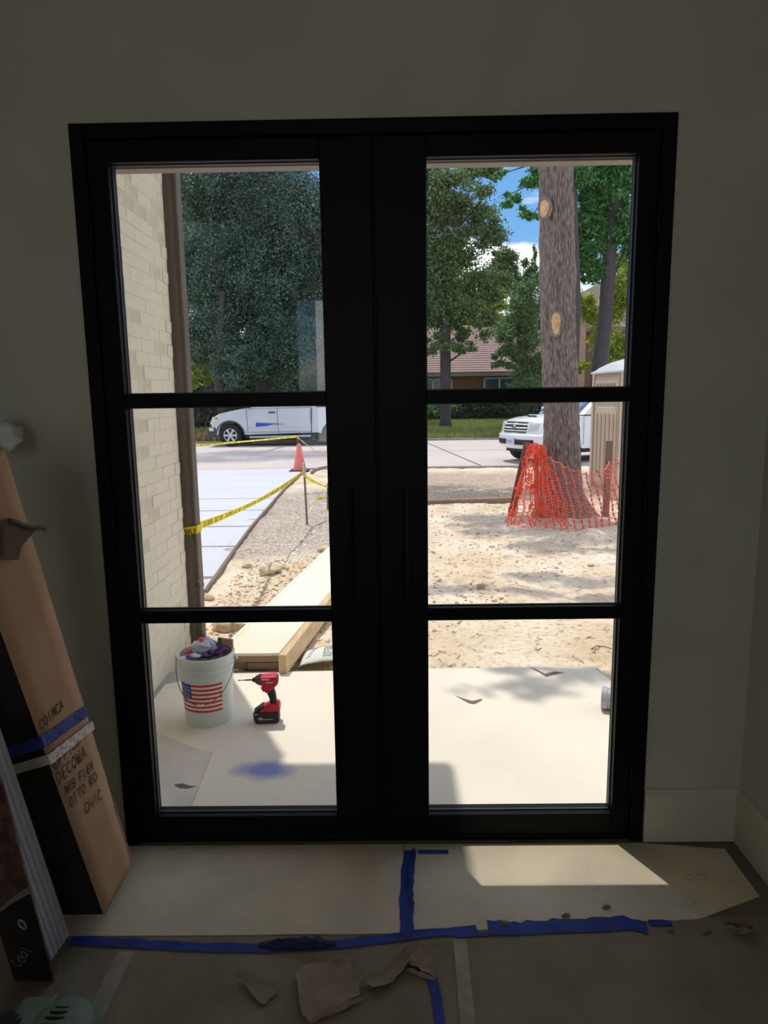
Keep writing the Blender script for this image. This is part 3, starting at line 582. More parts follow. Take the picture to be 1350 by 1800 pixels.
# the driveway side is cut back under the slabs
idx = np.arange(ny*nx).reshape(ny, nx); F = np.stack([idx[:-1, :-1], idx[:-1, 1:], idx[1:, 1:], idx[1:, :-1]], -1).reshape(-1, 4)
gr = np_mesh('ground', V.reshape(-1, 3), F, M_dirt); gr['kind'] = 'structure'; gr.data.polygons.foreach_set('use_smooth', [True]*len(gr.data.polygons))
struct('ground', MB().box(-60, 60, .2, 90, -.5, -.14), mat('bare_earth', srgb(150, 132, 108), .95, var=.1))
struct('ground', MB().box(1.29, 12, -.5, 1.8, -.14, -.06), M_dirt)
# clods, chips and twigs scattered on the dirt
def scatter(name, n, region, smin, smax, m, flat=.6, seed=0):
    r = np.random.default_rng(seed); Vv = []; Ff = []; cnt = 0
    cube = np.array([(-1,-1,-1),(1,-1,-1),(1,1,-1),(-1,1,-1),(-1,-1,1),(1,-1,1),(1,1,1),(-1,1,1)], float); cf = np.array([(0,3,2,1),(4,5,6,7),(0,1,5,4),(1,2,6,5),(2,3,7,6),(3,0,4,7)])
    for k in range(n):
        x, y = region(r); s = smin+(smax-smin)*r.random()**3; a = r.random()*6.28
        c = cube*np.array([1, r.uniform(.5, 1), flat*r.uniform(.5, 1)])*s*r.uniform(.6, 1.3, (8, 3)); c[4:, :2] *= .6
        R_ = np.array([[math.cos(a), -math.sin(a), 0], [math.sin(a), math.cos(a), 0], [0, 0, 1]]); c = c@R_.T+np.array([x, y, dz(x, y)+s*flat*.35]); Vv.append(c); Ff.append(cf+8*k)
    o = np_mesh(name, np.concatenate(Vv), np.concatenate(Ff), m); return o
M_clod = mat('dirt_clod', srgb(212, 188, 156), .95, var=.15, vs=10, island=.25)
M_chip = mat('pale_stone_chip', srgb(232, 222, 204), .9, island=.25)
def reg_all(r): y = 1.8+(r.random()**1.5)*9; return (-1.45+r.random()*min(5.2, y*.75), y)
o = scatter('dirt_clods', 4200, reg_all, .004, .022, M_clod, seed=3); tag(o, 'loose crumbly dirt clods scattered over the bare yard', 'dirt', kind='stuff')
def reg_l(r): y = 1.8+r.random()*3.0; return (-1.45+r.random()*.85, y)
o = scatter('dirt_clods', 1500, reg_l, .005, .02, M_clod, seed=4); tag(o, 'coarser clods heaped between the driveway and the ramp', 'dirt', kind='stuff')
def reg_g(r): y = 4.8+r.random()*5.5; return (-1.7+r.random()*1.9, y)
o = scatter('gravel', 4200, reg_g, .006, .018, M_chip, seed=5); tag(o, 'pale gravel chips on the grey dirt beside the driveway', 'gravel', kind='stuff')
def reg_c(r): return (1.5+r.random()*.9, 6.1+r.random()*1.1)
o = scatter('wood_chips', 900, reg_c, .008, .03, M_chip, flat=.3, seed=6); tag(o, 'pale wood chips heaped at the foot of the orange netting', 'wood chips', kind='stuff')
M_twig = mat('twig', srgb(92, 72, 58), .9, var=.2)
tw = MB(); r2 = random.Random(5)
for i in range(420):
    y = 1.85+r2.random()**1.3*9; x = .05+r2.random()*min(3.2, .9+y*.35) if r2.random() < .8 else -1.3+r2.random()*1.2; a = r2.uniform(-.6, .6)+(PI if r2.random() < .5 else 0); l = r2.uniform(.02, .06)+.10*(r2.random() < .08)
    P = []; 
    for k in range(4): u = k/3; P.append((x+math.cos(a)*l*u, y+math.sin(a)*l*u+.02*math.sin(u*5+i), 0))
    tw.tube([(p[0], p[1], dz(p[0], p[1])+.004) for p in P], r2.uniform(.0008, .0022), 4)
o = tw.build('twigs', M_twig, fix=False); tag(o, 'thin dry twigs littering the bare dirt', 'twigs', kind='stuff')
for (q, lab, k) in [((367, 1056), 'rounded tan stone at the corner of the driveway', (.05, .04, .035)), ((500, 1003), 'buff lump of clay in front of the gravel', (.05, .04, .03)), ((434, 997), 'brown clod lying near the driveway form board', (.05, .035, .03)), ((478, 1020), 'crumbled yellow clay heap beside the ramp', (.10, .08, .05)), ((400, 1112), 'orange-tan clay heap behind the bucket', (.11, .07, .05)), ((572, 975), 'reddish clay lump at the far end of the ramp', (.09, .06, .04)), ((840, 940), 'dark grey pebble in the middle of the yard', (.03, .02, .015)), ((1039, 993), 'grey pebble in front of the netting', (.03, .025, .018))]:
    p = atZ(q[0], q[1], GZ); lump('stone', lab, 'stone', (p.x, p.y, dz(p.x, p.y)+k[2]*.5), k, M_clod, seed=q[0], n=9, rough=.5)
p = atZ(845, 1036, GZ); o = MB().box(-.032, .032, -.022, .022, 0, .045, rotm(rz=.1, t=(p.x, p.y, dz(p.x, p.y)))).build('wood_block', mat('grey_wood', srgb(176, 160, 138), .9, var=.1), bevel=.002); tag(o, 'small cut block of wood lying in the middle of the yard', 'wood block')
# ---------------------------------------------------------------- driveway
M_conc = mat('new_concrete', srgb(206, 206, 212), .85, var=.03, vs=2, bump=.1, bs=60)
dw = bpy.data.objects.new('driveway', None); C.objects.link(dw); dw['kind'] = 'structure'; dw['label'] = 'new pale concrete driveway slabs'
def rex(y): return float(np.interp(y, [1, 3.46, 4.85, 6.64, 10.6, 14.6], [-1.50, -1.612, -1.711, -1.824, -1.975, -1.99]))
ed = [2.9, 4.06, 5.47, 6.74, 8.07, 9.35, 14.3]; gp = [0, .10, .075, .07, .06, .05, 0]
for i in range(6):
    y0 = ed[i]+gp[i]/2; y1 = ed[i+1]-gp[i+1]/2; MB().prism([(-9, y0), (rex(y0), y0), (rex(y1), y1), (-9, y1)], -.16, -.038, 'xy').build('slab', M_conc, dw, bevel=.006)
for yy in (10.7, 11.9, 13.1): MB().box(-9, rex(yy)-.02, yy, yy+.015, -.0385, -.0372).build('tooled_joint', mat('joint_grey', srgb(196, 200, 206), .9), dw)
MB().box(-9, -1.55, 2.9, 9.4, -.2, -.125).build('gap_bed', mat('gap_soil', srgb(116, 108, 100), .95), dw)
M_form = mat('form_board', srgb(128, 112, 100), .9, var=.2, vs=6, stretch=(1, .2, 1))
fb = MB(); yy = [2.9, 3.46, 4.85, 6.64, 8.6, 10.6, 12.6, 14.2]
for a, b in zip(yy[:-1], yy[1:]):
    xa, xb = rex(a), rex(b); fb.add([(xa+.004, a, -.17), (xa+.035, a, -.17), (xb+.035, b, -.17), (xb+.004, b, -.17), (xa+.004, a, -.012), (xa+.035, a, -.012), (xb+.035, b, -.012), (xb+.004, b, -.012)], [(0,3,2,1),(4,5,6,7),(0,1,5,4),(1,2,6,5),(2,3,7,6),(3,0,4,7)])
tag(fb.build('form_board', M_form), 'weathered form board along the edge of the pale driveway', 'board')
P = [atZ(a, b, GZ) for a, b in [(548, 833), (560, 826), (578, 823), (620, 824)]]; m = MB(); m.tube([(p.x, p.y, p.z+.03) for p in P], .035, 6); tag(m.build('form_board', M_form), 'curved form board turning right beside the traffic cone', 'board')
for (q, lab) in [((341, 1049), 'short wooden peg holding the near form board')]:
    p = atZ(*q, GZ); tag(MB().box(p.x+.06, p.x+.1, p.y-.02, p.y+.02, -.2, -.0).build('wooden_peg', M_form), lab, 'peg')
# ---------------------------------------------------------------- street, kerbs, lawns
M_street = mat('street_concrete', srgb(206, 192, 184), .9, var=.05, vs=.5, bump=.15, bs=30)
st = struct('street', MB().box(-60, 60, 14.4, 24.4, -.3, -.045), M_street)
for x0 in (-7.5, 2.2, 9.5):
    MB().prism([(x0, 14.4), (x0+.05, 14.4), (x0-.95, 24.4), (x0-1.0, 24.4)], -.0455, -.043, 'xy').build('joint', mat('tar_joint', srgb(88, 80, 78), .9), st)
MB().box(-60, 60, 19.4, 19.43, -.0455, -.043).build('joint', MC['tar_joint'], st)
struct('kerb', MB().box(-60, 60, 24.4, 24.65, -.3, .03), mat('kerb_concrete', srgb(150, 142, 134), .9, var=.1))
struct('kerb', MB().box(-1.9, 60, 14.2, 14.42, -.3, -.035), mat('kerb_concrete', srgb(150, 142, 134)))
M_grass = mat('grass', srgb(116, 120, 76), .9, var=.3, vs=3, bump=.6, bs=30)
M_drygrass = mat('dry_brush', srgb(150, 122, 84), .95, var=.3, vs=5)
def lz(y): return .0+.30*min(1, max(0, (y-24.6)/8))
struct('lawn', MB().grid(lambda u, v: (-60+120*u, 24.6+38*v, lz(24.6+38*v)+.02*noise.noise(Vector((u*200, v*30, 0)))), 200, 60), M_grass)
def blades(name, label, n, x0, x1, y0, y1, h, m, seed):
    r = np.random.default_rng(seed); x = r.uniform(x0, x1, n); y = r.uniform(y0, y1, n); z = np.array([lz(v) for v in y]); a = r.uniform(0, PI, n); w_ = h*.12; dx = np.cos(a)*w_; dy = np.sin(a)*w_
    hh = h*r.uniform(.5, 1.3, n); tx = r.normal(0, h*.3, n); ty = r.normal(0, h*.3, n)
    V_ = np.stack([np.stack([x-dx, y-dy, z], 1), np.stack([x+dx, y+dy, z], 1), np.stack([x+tx+dx*.3, y+ty+dy*.3, z+hh], 1), np.stack([x+tx-dx*.3, y+ty-dy*.3, z+hh], 1)], 1).reshape(-1, 3)
    o = np_mesh(name, V_, np.arange(n*4).reshape(-1, 4), m); tag(o, label, 'grass', kind='stuff'); return o
M_blade = mat('grass_blade', srgb(160, 170, 98), .8, island=.35, trans=.35)
M_blade2 = mat('dry_blade', srgb(176, 150, 104), .85, island=.4, trans=.2)
blades('grass_blades', 'green lawn grass across the street in front of the brick house', 42000, 0, 14, 24.7, 33, .16, M_blade, 1)
blades('dry_grass', 'tan dry brush beyond the street left of the silver pickup', 9000, -13, -5.5, 24.7, 28, .28, M_blade2, 2)

# ---------------------------------------------------------------- trees
def leaves(name, blobs, size, m, parent, seed, droop=0):
    r = np.random.default_rng(seed); Cs = []
    for (cx, cy, cz, rx, ry, rz_, n) in blobs:
        # sub-clumps inside the blob so the crown is uneven
        k = max(8, int(n/240)); d = r.normal(size=(k, 3)); d /= np.linalg.norm(d, axis=1)[:, None]; cc = d*(r.random((k, 1))**.4)*.9
        w_ = r.integers(0, k, n); p = cc[w_]+r.normal(size=(n, 3))*.145*r.uniform(.5, 1.4, (k, 1))[w_]
        Cs.append(p*np.array([rx, ry, rz_])+np.array([cx, cy, cz]))
    P = np.concatenate(Cs); n = len(P); a = r.normal(size=(n, 3)); a /= np.linalg.norm(a, axis=1)[:, None]; b = r.normal(size=(n, 3)); b -= a*(a*b).sum(1)[:, None]; b /= np.linalg.norm(b, axis=1)[:, None]
    s = size*r.uniform(.6, 1.3, (n, 1)); V_ = np.stack([P-a*s, P-b*s*.45, P+a*s, P+b*s*.45], 1).reshape(-1, 3)
    o = np_mesh(name, V_, np.arange(n*4).reshape(-1, 4), m, parent); o['kind'] = 'stuff'; return o
def tree(label, cat, base, trunk, blobs, leaf, mleaf, mbark, seed, branches=(), name='tree', group=None):
    t = thing(name, label, cat, base, group=group); B = Vector(base)
    m = MB(); m.tube([Vector(p)-B for p, r_ in trunk], [r_ for p, r_ in trunk], 12); m.build('trunk', mbark, t, smooth='all')
    for br in branches: MB().tube([Vector(p)-B for p, r_ in br], [r_ for p, r_ in br], 7).build('branch', mbark, t, smooth='all')
    leaves('foliage', [(b[0]-B.x, b[1]-B.y, b[2]-B.z)+tuple(b[3:]) for b in blobs], leaf, mleaf, t, seed); return t
M_bark = mat('dark_bark', srgb(84, 76, 76), .95, var=.2, vs=6, bump=.6, bs=12, stretch=(3, 3, .5))
M_oak = mat('oak_leaf', srgb(98, 124, 104), .42, var=.38, vs=.9, island=.6, trans=.3, spec=.6)
M_yel = mat('sunlit_leaf', srgb(176, 188, 84), .6, island=.4, trans=.5)
M_mid = mat('green_leaf', srgb(128, 156, 106), .5, island=.5, trans=.4)
M_pine = mat('pine_leaf', srgb(120, 142, 92), .6, island=.5, trans=.4)
M_grn = mat('bright_leaf', srgb(98, 150, 84), .6, island=.5, trans=.45)
M_dk = mat('shade_leaf', srgb(84, 94, 78), .7, island=.4, trans=.15)
def A(px, py, y): p = atY(px, py, y); return (p.x, p.y, p.z)
G0 = lambda px, y: (atY(px, 700, y).x, y, lz(y))
def rad(npx, y): return npx/FPX*(y+2.36)
def blob(px, py, y, rx, ry, n, dy=None): a = A(px, py, y); return (a[0], a[1], a[2], rad(rx, y), dy or rad(rx, y)*.7, rad(ry, y), n)
# dark evergreen behind the silver pickup
b0 = G0(465, 29)
tree('broad dark evergreen oak rising behind the silver pickup', 'tree', b0, [(b0, .32), ((b0[0]-.1, 29, 3), .26), ((b0[0]+.3, 29, 7), .18), ((b0[0]+.2, 29, 13), .12)],
     [blob(440, 500, 29, 95, 95, 52000), blob(520, 400, 29, 80, 100, 40000), blob(420, 380, 30, 90, 90, 40000), blob(500, 600, 28, 70, 60, 26000), blob(590, 480, 29, 60, 140, 20000), blob(470, 270, 30, 110, 70, 18000), blob(470, 655, 29.5, 90, 30, 9000), blob(545, 570, 29.5, 50, 50, 9000), blob(512, 512, 30, 42, 42, 9000), blob(330, 500, 30, 30, 60, 5000), (-6.2, 22.6, 12.8, 4.0, 2.6, 1.2, 16000)], .062, M_oak, M_bark, 1,
     [[(b0, .1), (A(440, 560, 29), .05)], [((b0[0], 29, 2.4), .14), (A(520, 520, 28.5), .05)], [((b0[0]+.2, 29, 12.4), .10), ((-6, 25, 13.0), .08), ((-6.2, 22.6, 13.0), .05)]])
b1 = G0(392, 27.5)
tree('second dark oak with low boughs left of the pickup roof', 'tree', b1, [(b1, .22), ((b1[0]-.2, 27.5, 3), .17), ((b1[0]+.2, 27.5, 6), .1)],
     [blob(370, 590, 28, 60, 60, 24000), blob(350, 470, 28, 60, 80, 22000), blob(420, 640, 27, 50, 34, 12000), blob(340, 340, 29, 60, 60, 14000)], .06, M_oak, M_bark, 2)
b2 = G0(330, 34)
tree('yellow-green sunlit tree behind the dark oaks at the left', 'tree', b2, [(b2, .2), ((b2[0], 34, 6), .12)], [blob(345, 425, 33, 40, 60, 9000), blob(320, 380, 34, 45, 60, 7000), blob(350, 650, 33, 30, 40, 2500)], .10, M_yel, M_bark, 3)
b3 = G0(545, 34)
tree('mid green tree filling the gap right of the dark oak', 'tree', b3, [(b3, .2), ((b3[0], 34, 6), .12)], [blob(560, 560, 34, 60, 130, 12000), blob(640, 420, 34, 80, 160, 12000), blob(660, 620, 34, 80, 80, 9000)], .11, M_pine, M_bark, 4)
def shrub(label, base, blobs, m, seed, leaf=.06, group=None):
    t = thing('shrub', label, 'shrub', base, group=group); B = Vector(base)
    leaves('foliage', [(b[0]-B.x, b[1]-B.y, b[2]-B.z)+tuple(b[3:]) for b in blobs], leaf, m, t, seed)
    for k in range(3): MB().tube([(random.uniform(-.2, .2), 0, 0), (random.uniform(-.5, .5), random.uniform(-.2, .2), random.uniform(.6, 1.2))], [.03, .012], 5).build('stem', M_bark, t)
    return t
for i, (px, y, lab) in enumerate([(360, 32, 'dark understory thicket behind the pickup bonnet'), (450, 32, 'dark understory thicket behind the pickup cab'), (550, 32, 'dark understory thicket behind the pickup bed')]):
    c = G0(px, y); shrub(lab, c, [(c[0], y, 1.1, 2.2, 1.2, 1.3, 9000)], M_dk, 20+i, .10)
c = G0(352, 26.5); shrub('low green weeds beyond the street left of the pickup', c, [(c[0], 26.5, .35, .9, .5, .4, 2200)], M_blade, 27, .05)
for i, (px, lab) in enumerate([(300, 'far dark tree line left of the oaks'), (400, 'far dark tree line seen between the oak trunks'), (480, 'far dark tree line behind the pickup cab roof'), (560, 'far dark tree line right of the oak trunk')]):
    c = G0(px, 42); shrub(lab, c, [(c[0], 42, 2.6, 2.4, 1.5, 2.9, 13000)], M_dk, 120+i, .13)
# pine-like tree with straight dark trunk
b4 = G0(783, 29)
tree('tall straight tree with a dark trunk on the lawn opposite, seen in the right leaf', 'tree', b4, [(b4, .34), ((b4[0], 29, .5), .25), (A(783, 560, 29), .22), (A(782, 400, 29), .17), (A(786, 250, 29), .12)],
     [blob(800, 350, 29, 75, 45, 10000), blob(775, 450, 29, 55, 60, 9000), blob(840, 400, 29.5, 50, 35, 4200), blob(830, 560, 29, 52, 40, 5500), blob(765, 520, 29, 35, 60, 5000), blob(760, 330, 29, 40, 60, 5000), blob(808, 610, 28, 33, 16, 1500), blob(845, 500, 30, 48, 40, 4500), blob(760, 605, 28, 26, 20, 900), blob(720, 430, 29, 60, 150, 8000), blob(850, 305, 29, 40, 18, 2500)], .085, M_pine, M_bark, 5,
     [[(A(783, 430, 29), .06), (A(855, 340, 29), .02)], [(A(783, 560, 29), .06), (A(840, 520, 29), .02)], [(A(783, 640, 29), .05), (A(835, 605, 28), .015)], [(A(783, 370, 29), .05), (A(730, 330, 29), .02)]])
b5 = G0(830, 50)
tree('yellow-green tree behind the brick house roof', 'tree', b5, [(b5, .3), ((b5[0], 50, 9), .15)], [blob(800, 545, 50, 70, 45, 9000), blob(762, 500, 50, 60, 80, 9000), blob(860, 560, 50, 40, 30, 5000)], .14, M_yel, M_bark, 6)
b6 = G0(905, 52)
tree('darker conifer against the cloud behind the house', 'tree', b6, [(b6, .3), (A(900, 450, 52), .12)], [blob(890, 450, 52, 30, 22, 3500), blob(870, 490, 52, 45, 30, 5000), blob(905, 510, 52, 40, 35, 5000)], .13, M_pine, M_bark, 7)
b7 = G0(922, 34)
tree('bushy small-leaved tree in front of the brick house', 'tree', b7, [(b7, .1), (A(925, 640, 34), .07), (A(930, 470, 34), .03)],
     [blob(925, 540, 34, 45, 60, 11000), blob(905, 600, 34, 42, 38, 5200), blob(890, 630, 33.6, 32, 26, 2600), blob(940, 640, 34, 36, 40, 5500), blob(915, 670, 33.5, 36, 26, 2600), blob(936, 480, 34, 22, 26, 2200), blob(938, 450, 34, 5, 16, 260)], .075, M_mid, M_bark, 8,
     [[(b7, .06), (A(905, 640, 34), .03)], [(b7, .06), (A(945, 650, 34), .03)], [((b7[0]+.4, 34, .3), .06), (A(955, 640, 34), .03)]])
# tree with the leaning trunk at the right
b8 = (atY(1050, 760, 27).x, 27, lz(27))
tree('tree with a leaning dark trunk behind the portable toilet', 'tree', b8, [(b8, .42), (A(1054, 640, 27), .32), (A(1066, 540, 27), .30), (A(1073, 420, 27), .26), (A(1080, 330, 27), .2), (A(1075, 240, 27), .12)],
     [blob(1045, 380, 27, 45, 45, 9000), blob(1030, 440, 27, 32, 35, 4500), blob(1060, 310, 27, 50, 35, 7000), blob(1100, 400, 27, 40, 60, 7000), blob(1035, 480, 27, 26, 30, 2200), blob(1100, 300, 26, 40, 50, 6000)], .10, M_grn, M_bark, 9,
     [[(A(1070, 440, 27), .1), (A(1030, 430, 27), .06), (A(1012, 445, 27), .03)], [(A(1066, 520, 27), .08), (A(1100, 430, 27), .03)]])
b9 = G0(1100, 31)
tree('pale green tree with hanging leaves at the right edge', 'tree', b9, [(b9, .2), ((b9[0], 31, 7), .1)], [blob(1090, 500, 31, 40, 70, 6500), blob(1100, 600, 31, 40, 40, 3000), blob(1040, 560, 32, 30, 50, 2600), blob(1020, 640, 32, 22, 18, 900), blob(1130, 400, 31, 40, 120, 5000)], .09, M_yel, M_bark, 10)
# hedges in front of the house
for i, (px, rx, n, lab) in enumerate([(770, 1.4, 6000, 'green shrub at the left corner of the brick house'), (850, 2.4, 12000, 'dark clipped hedge below the house windows'), (935, 2.2, 9000, 'dark shrubbery under the bushy tree'), (1000, 2.2, 9000, 'dark shrubbery behind the white car')]):
    c = G0(px, 36); shrub(lab, c, [(c[0], 36, .95, rx, .7, .7, n)], M_dk if i else M_mid, 40+i, .07)
# ---------------------------------------------------------------- big near tree
M_bigbark = mat('furrowed_bark', srgb(98, 86, 80), .95, col2=srgb(172, 154, 144), vs=20, bump=1.0, bs=22, stretch=(3.2, 3.2, .55))
bt = thing('large_tree', 'large bark-covered tree trunk in the yard with two sawn limb scars', 'tree', (2.36, 7.15, GZ))
def tr_c(z):   # centre x, radius
    return float(np.interp(z, [-.1, .3, .84, 1.66, 2.5, 4.4, 8]-np.array(0.), [2.42, 2.37, 2.365, 2.335, 2.28, 2.20, 2.05])), float(np.interp(z, [-.1, .1, .35, .84, 1.66, 4.4, 8], [.50, .37, .285, .235, .215, .205, .17]))
def bark(u, v):
    z = -.15+v*8.2; th = u*2*PI; cx, r = tr_c(z); fl = max(0, .35-z)*.5
    fur = .016*noise.noise(Vector((math.cos(th)*5.5, math.sin(th)*5.5, z*1.4)))+.016*abs(noise.noise(Vector((math.cos(th)*11, math.sin(th)*11, z*3.2))))+.012*noise.noise(Vector((math.cos(th)*20, math.sin(th)*20, z*7)))
    r = r*(1+fl*.45*math.cos(th*5+1))+fur*1.4; return (cx+r*math.cos(th)-2.36, r*math.sin(th), z-GZ)
MB().grid(bark, 180, 330).build('trunk', M_bigbark, bt, smooth='all')
M_cut = mat('fresh_cut_wood', srgb(226, 178, 130), .8, var=.22, vs=12, bump=.3)
def scar(px, py, w_, h_, ang, nrm):
    p = atY(px, py, 6.93); c = Vector((p.x, 6.93, p.z))-Vector((2.36, 7.15, GZ)); M_ = frame(c, Vector((nrm.y, -nrm.x, 0))*-1, nrm)
    ex_ = Vector((-nrm.y, nrm.x, 0)).normalized(); ez_ = Vector((0, 0, 1))
    pts = [c+ex_*w_*math.cos(t)*(1+.12*math.sin(t*3+ang))+ez_*h_*math.sin(t)*(1+.1*math.cos(t*2)) for t in [i*2*PI/20 for i in range(20)]]
    n_ = nrm*.012; m = MB(); m.add([q+n_ for q in pts]+[q-nrm*.05 for q in pts], [tuple(range(20))]+[(i, (i+1) % 20, 20+(i+1) % 20, 20+i) for i in range(20)])
    m.build('limb_scar', M_cut, bt)
    m = MB(); m.tube([q+nrm*.004+(q-c)*.12 for q in pts+[pts[0]]], .018, 7); m.build('scar_lip', M_bigbark, bt, smooth='all')
scar(977, 569, .062, .155, 0, Vector((-.12, -1, 0)).normalized())
scar(957, 367, .075, .115, 1, Vector((-.75, -.66, 0)).normalized())
bt_b = Vector((2.36, 7.15, GZ))
for p0, p1, p2 in [((2.1, 7.1, 6.6), (1.2, 7.6, 7.4), (.0, 8.2, 8.3)), ((2.1, 7.1, 7), (3.2, 6.6, 8), (4.5, 6, 9)), ((2.05, 7.1, 7.4), (1.8, 6, 8.6), (1.4, 4.6, 9.6)), ((2.05, 7.1, 7.7), (2.0, 7.1, 9.4), (1.8, 7.0, 11))]:
    MB().tube([Vector(p0)-bt_b, Vector(p1)-bt_b, Vector(p2)-bt_b], [.11, .07, .03], 8).build('branch', M_bigbark, bt, smooth='all')
leaves('foliage', [(a-2.36, b-7.15, c-GZ, r1, r2_, r3, n) for a, b, c, r1, r2_, r3, n in [(-.45, 4.75, 9.4, .75, .35, .4, 420), (.1, 6.5, 9.3, 1.5, .7, .6, 1500), (1.6, 6.0, 9.4, 1.0, .8, .6, 900), (-.4, 12.9, 9.3, 2.6, 1.2, .9, 6000), (3.6, 7.0, 8.8, 2.0, 1.2, 1.0, 4500), (2.0, 8.6, 9.3, 2.2, 1.2, 1.0, 4500), (4.9, 5.6, 8.6, 1.2, 1.2, .8, 1800), (-.2, 9.5, 9.3, 1.8, 1.2, .9, 2600)]], .075, M_grn, bt, 61)
# nearer bough of leaves hanging against the sky
bh = thing('tree', 'tall maple beyond the street whose leafy bough hangs against the blue sky', 'tree', G0(1000, 25.5)); B_ = Vector(bh.location)
MB().tube([Vector((0, 0, 0)), Vector((.1, 0, 5)), Vector(A(1003, 300, 25.5))-B_, Vector(A(1000, 150, 25.5))-B_], [.3, .26, .2, .14], 10).build('trunk', M_bark, bh, smooth='all')
for a in [[(1000, 330), (940, 320), (880, 350)], [(1000, 300), (930, 290), (870, 310)], [(1000, 360), (950, 360), (925, 390)]]: MB().tube([Vector(A(q[0], q[1], 25.5))-B_ for q in a], [.05, .03, .012], 6).build('branch', M_bark, bh)
leaves('foliage', [(q[0]-B_.x, q[1]-B_.y, q[2]-B_.z)+tuple(q[3:]) for q in [blob(935, 320, 25.5, 30, 20, 1500), blob(895, 350, 25.5, 22, 14, 600), blob(925, 375, 25.5, 20, 12, 550), blob(880, 310, 25.5, 16, 10, 350), blob(1010, 300, 25.5, 40, 30, 2500), blob(990, 230, 25.5, 80, 40, 5000)]], .08, M_grn, bh, 62)

# ---------------------------------------------------------------- brick house across the street
M_hb = mat('house_brick', srgb(150, 108, 82), .9, var=.2, vs=7, stretch=(1, 1, 3), bump=.3)
M_roof = mat('roof_shingle', srgb(158, 132, 124), .9, var=.08, vs=3, stretch=(.5, 1, 1))
M_fascia = mat('fascia_paint', srgb(170, 160, 140), .8)
M_win = mat('window_frame_white', srgb(225, 228, 225), .6)
M_pane = mat('house_glass', srgb(70, 96, 110), .12, spec=.8)
hs = thing('house', 'single-storey brick house with a brown shingle roof across the street', 'house', (5, 38, .28))
def H(x0, x1, y0, y1, z0, z1, nm, m, **k): return MB().box(x0-5, x1-5, y0-38, y1-38, z0-.28, z1-.28).build(nm, m, hs, **k)
H(-.6, 9.4, 38.0, 46, .28, 2.75, 'wall', M_hb)
H(-1.1, 9.7, 37.2, 37.35, 2.72, 2.95, 'fascia', M_fascia); H(-1.1, 9.7, 37.3, 38, 2.70, 2.74, 'soffit', M_fascia)
r_e = (37.15, 2.93); r_t = (42.5, 5.95)
for i in range(22):     # shingle courses
    u0, u1 = i/22, (i+1)/22; y0 = r_e[0]+(r_t[0]-r_e[0])*u0; y1 = r_e[0]+(r_t[0]-r_e[0])*u1; z0 = r_e[1]+(r_t[1]-r_e[1])*u0; z1 = r_e[1]+(r_t[1]-r_e[1])*u1
    m = MB(); m.add([(-6.2, y0-38-.03, z0-.28+.014), (4.9, y0-38-.03, z0-.28+.014), (4.9, y1-38, z1-.28), (-6.2, y1-38, z1-.28), (-6.2, y0-38-.03, z0-.28), (4.9, y0-38-.03, z0-.28)], [(0, 1, 2, 3), (4, 5, 1, 0)]); m.build('shingle_course', M_roof, hs, fix=False)
MB().add([(-6.2, 4.5, 5.67), (4.9, 4.5, 5.67), (4.9, 9.5, 2.6), (-6.2, 9.5, 2.6)], [(0, 1, 2, 3)]).build('back_roof', M_roof, hs)
MB().add([(4.4, 0, 2.4), (4.4, 8, 2.4), (4.4, 4.5, 5.6)], [(0, 1, 2)]).build('gable', M_hb, hs)
for (a, b, nm) in [(752, 795, 0), (850, 905, 1)]:
    x0 = atY(a-(25 if nm == 0 else 0), 700, 37.95).x; x1 = atY(b, 700, 37.95).x; z0, z1 = .98, 2.62
    f = MB()
    for q in ((x0, x1, z1-.07, z1), (x0, x1, z0, z0+.07), (x0, x0+.07, z0, z1), (x1-.07, x1, z0, z1), ((x0+x1)/2-.04, (x0+x1)/2+.04, z0, z1)): f.box(q[0]-5, q[1]-5, -.09, -.0, q[2]-.28, q[3]-.28)
    fo = f.build('window_frame', M_win, hs); MB().box(x0-5, x1-5, -.05, -.03, z0-.28, z1-.28).build('pane', M_pane, fo)
# taller brick volume and chimney at the right
h2 = thing('house', 'two-storey brown house wing rising behind the leaning tree at the right', 'house', (12.5, 41, .28))
def H2(x0, x1, y0, y1, z0, z1, nm, m): return MB().box(x0-12.5, x1-12.5, y0-41, y1-41, z0-.28, z1-.28).build(nm, m, h2)
xa = atY(1013, 620, 37).x; xb = atY(1029, 620, 37).x
H2(xa, xb, 37.0, 38.5, .28, 6.4, 'brick_pier', mat('sunny_brick', srgb(205, 165, 140), .9, var=.12, vs=9, stretch=(1, 1, 3)))
H2(xb, 20, 38.6, 46, .28, 5.2, 'wall', mat('brown_siding', srgb(140, 112, 90), .9, var=.1))
H2(atY(1085, 520, 39).x, 22, 39.5, 47, 5.2, 8.4, 'upper_wall', mat('tan_siding', srgb(172, 156, 142), .9, var=.06))
H2(xb+.1, 22, 38.0, 39.6, 5.1, 5.35, 'eave', M_roof)
MB().add([(xb-12.5, -3, 4.9), (9, -3, 4.9), (9, .6, 7.0), (xb-12.5, .6, 7.0)], [(0, 1, 2, 3)]).build('lower_roof', M_roof, h2, solid=.08)

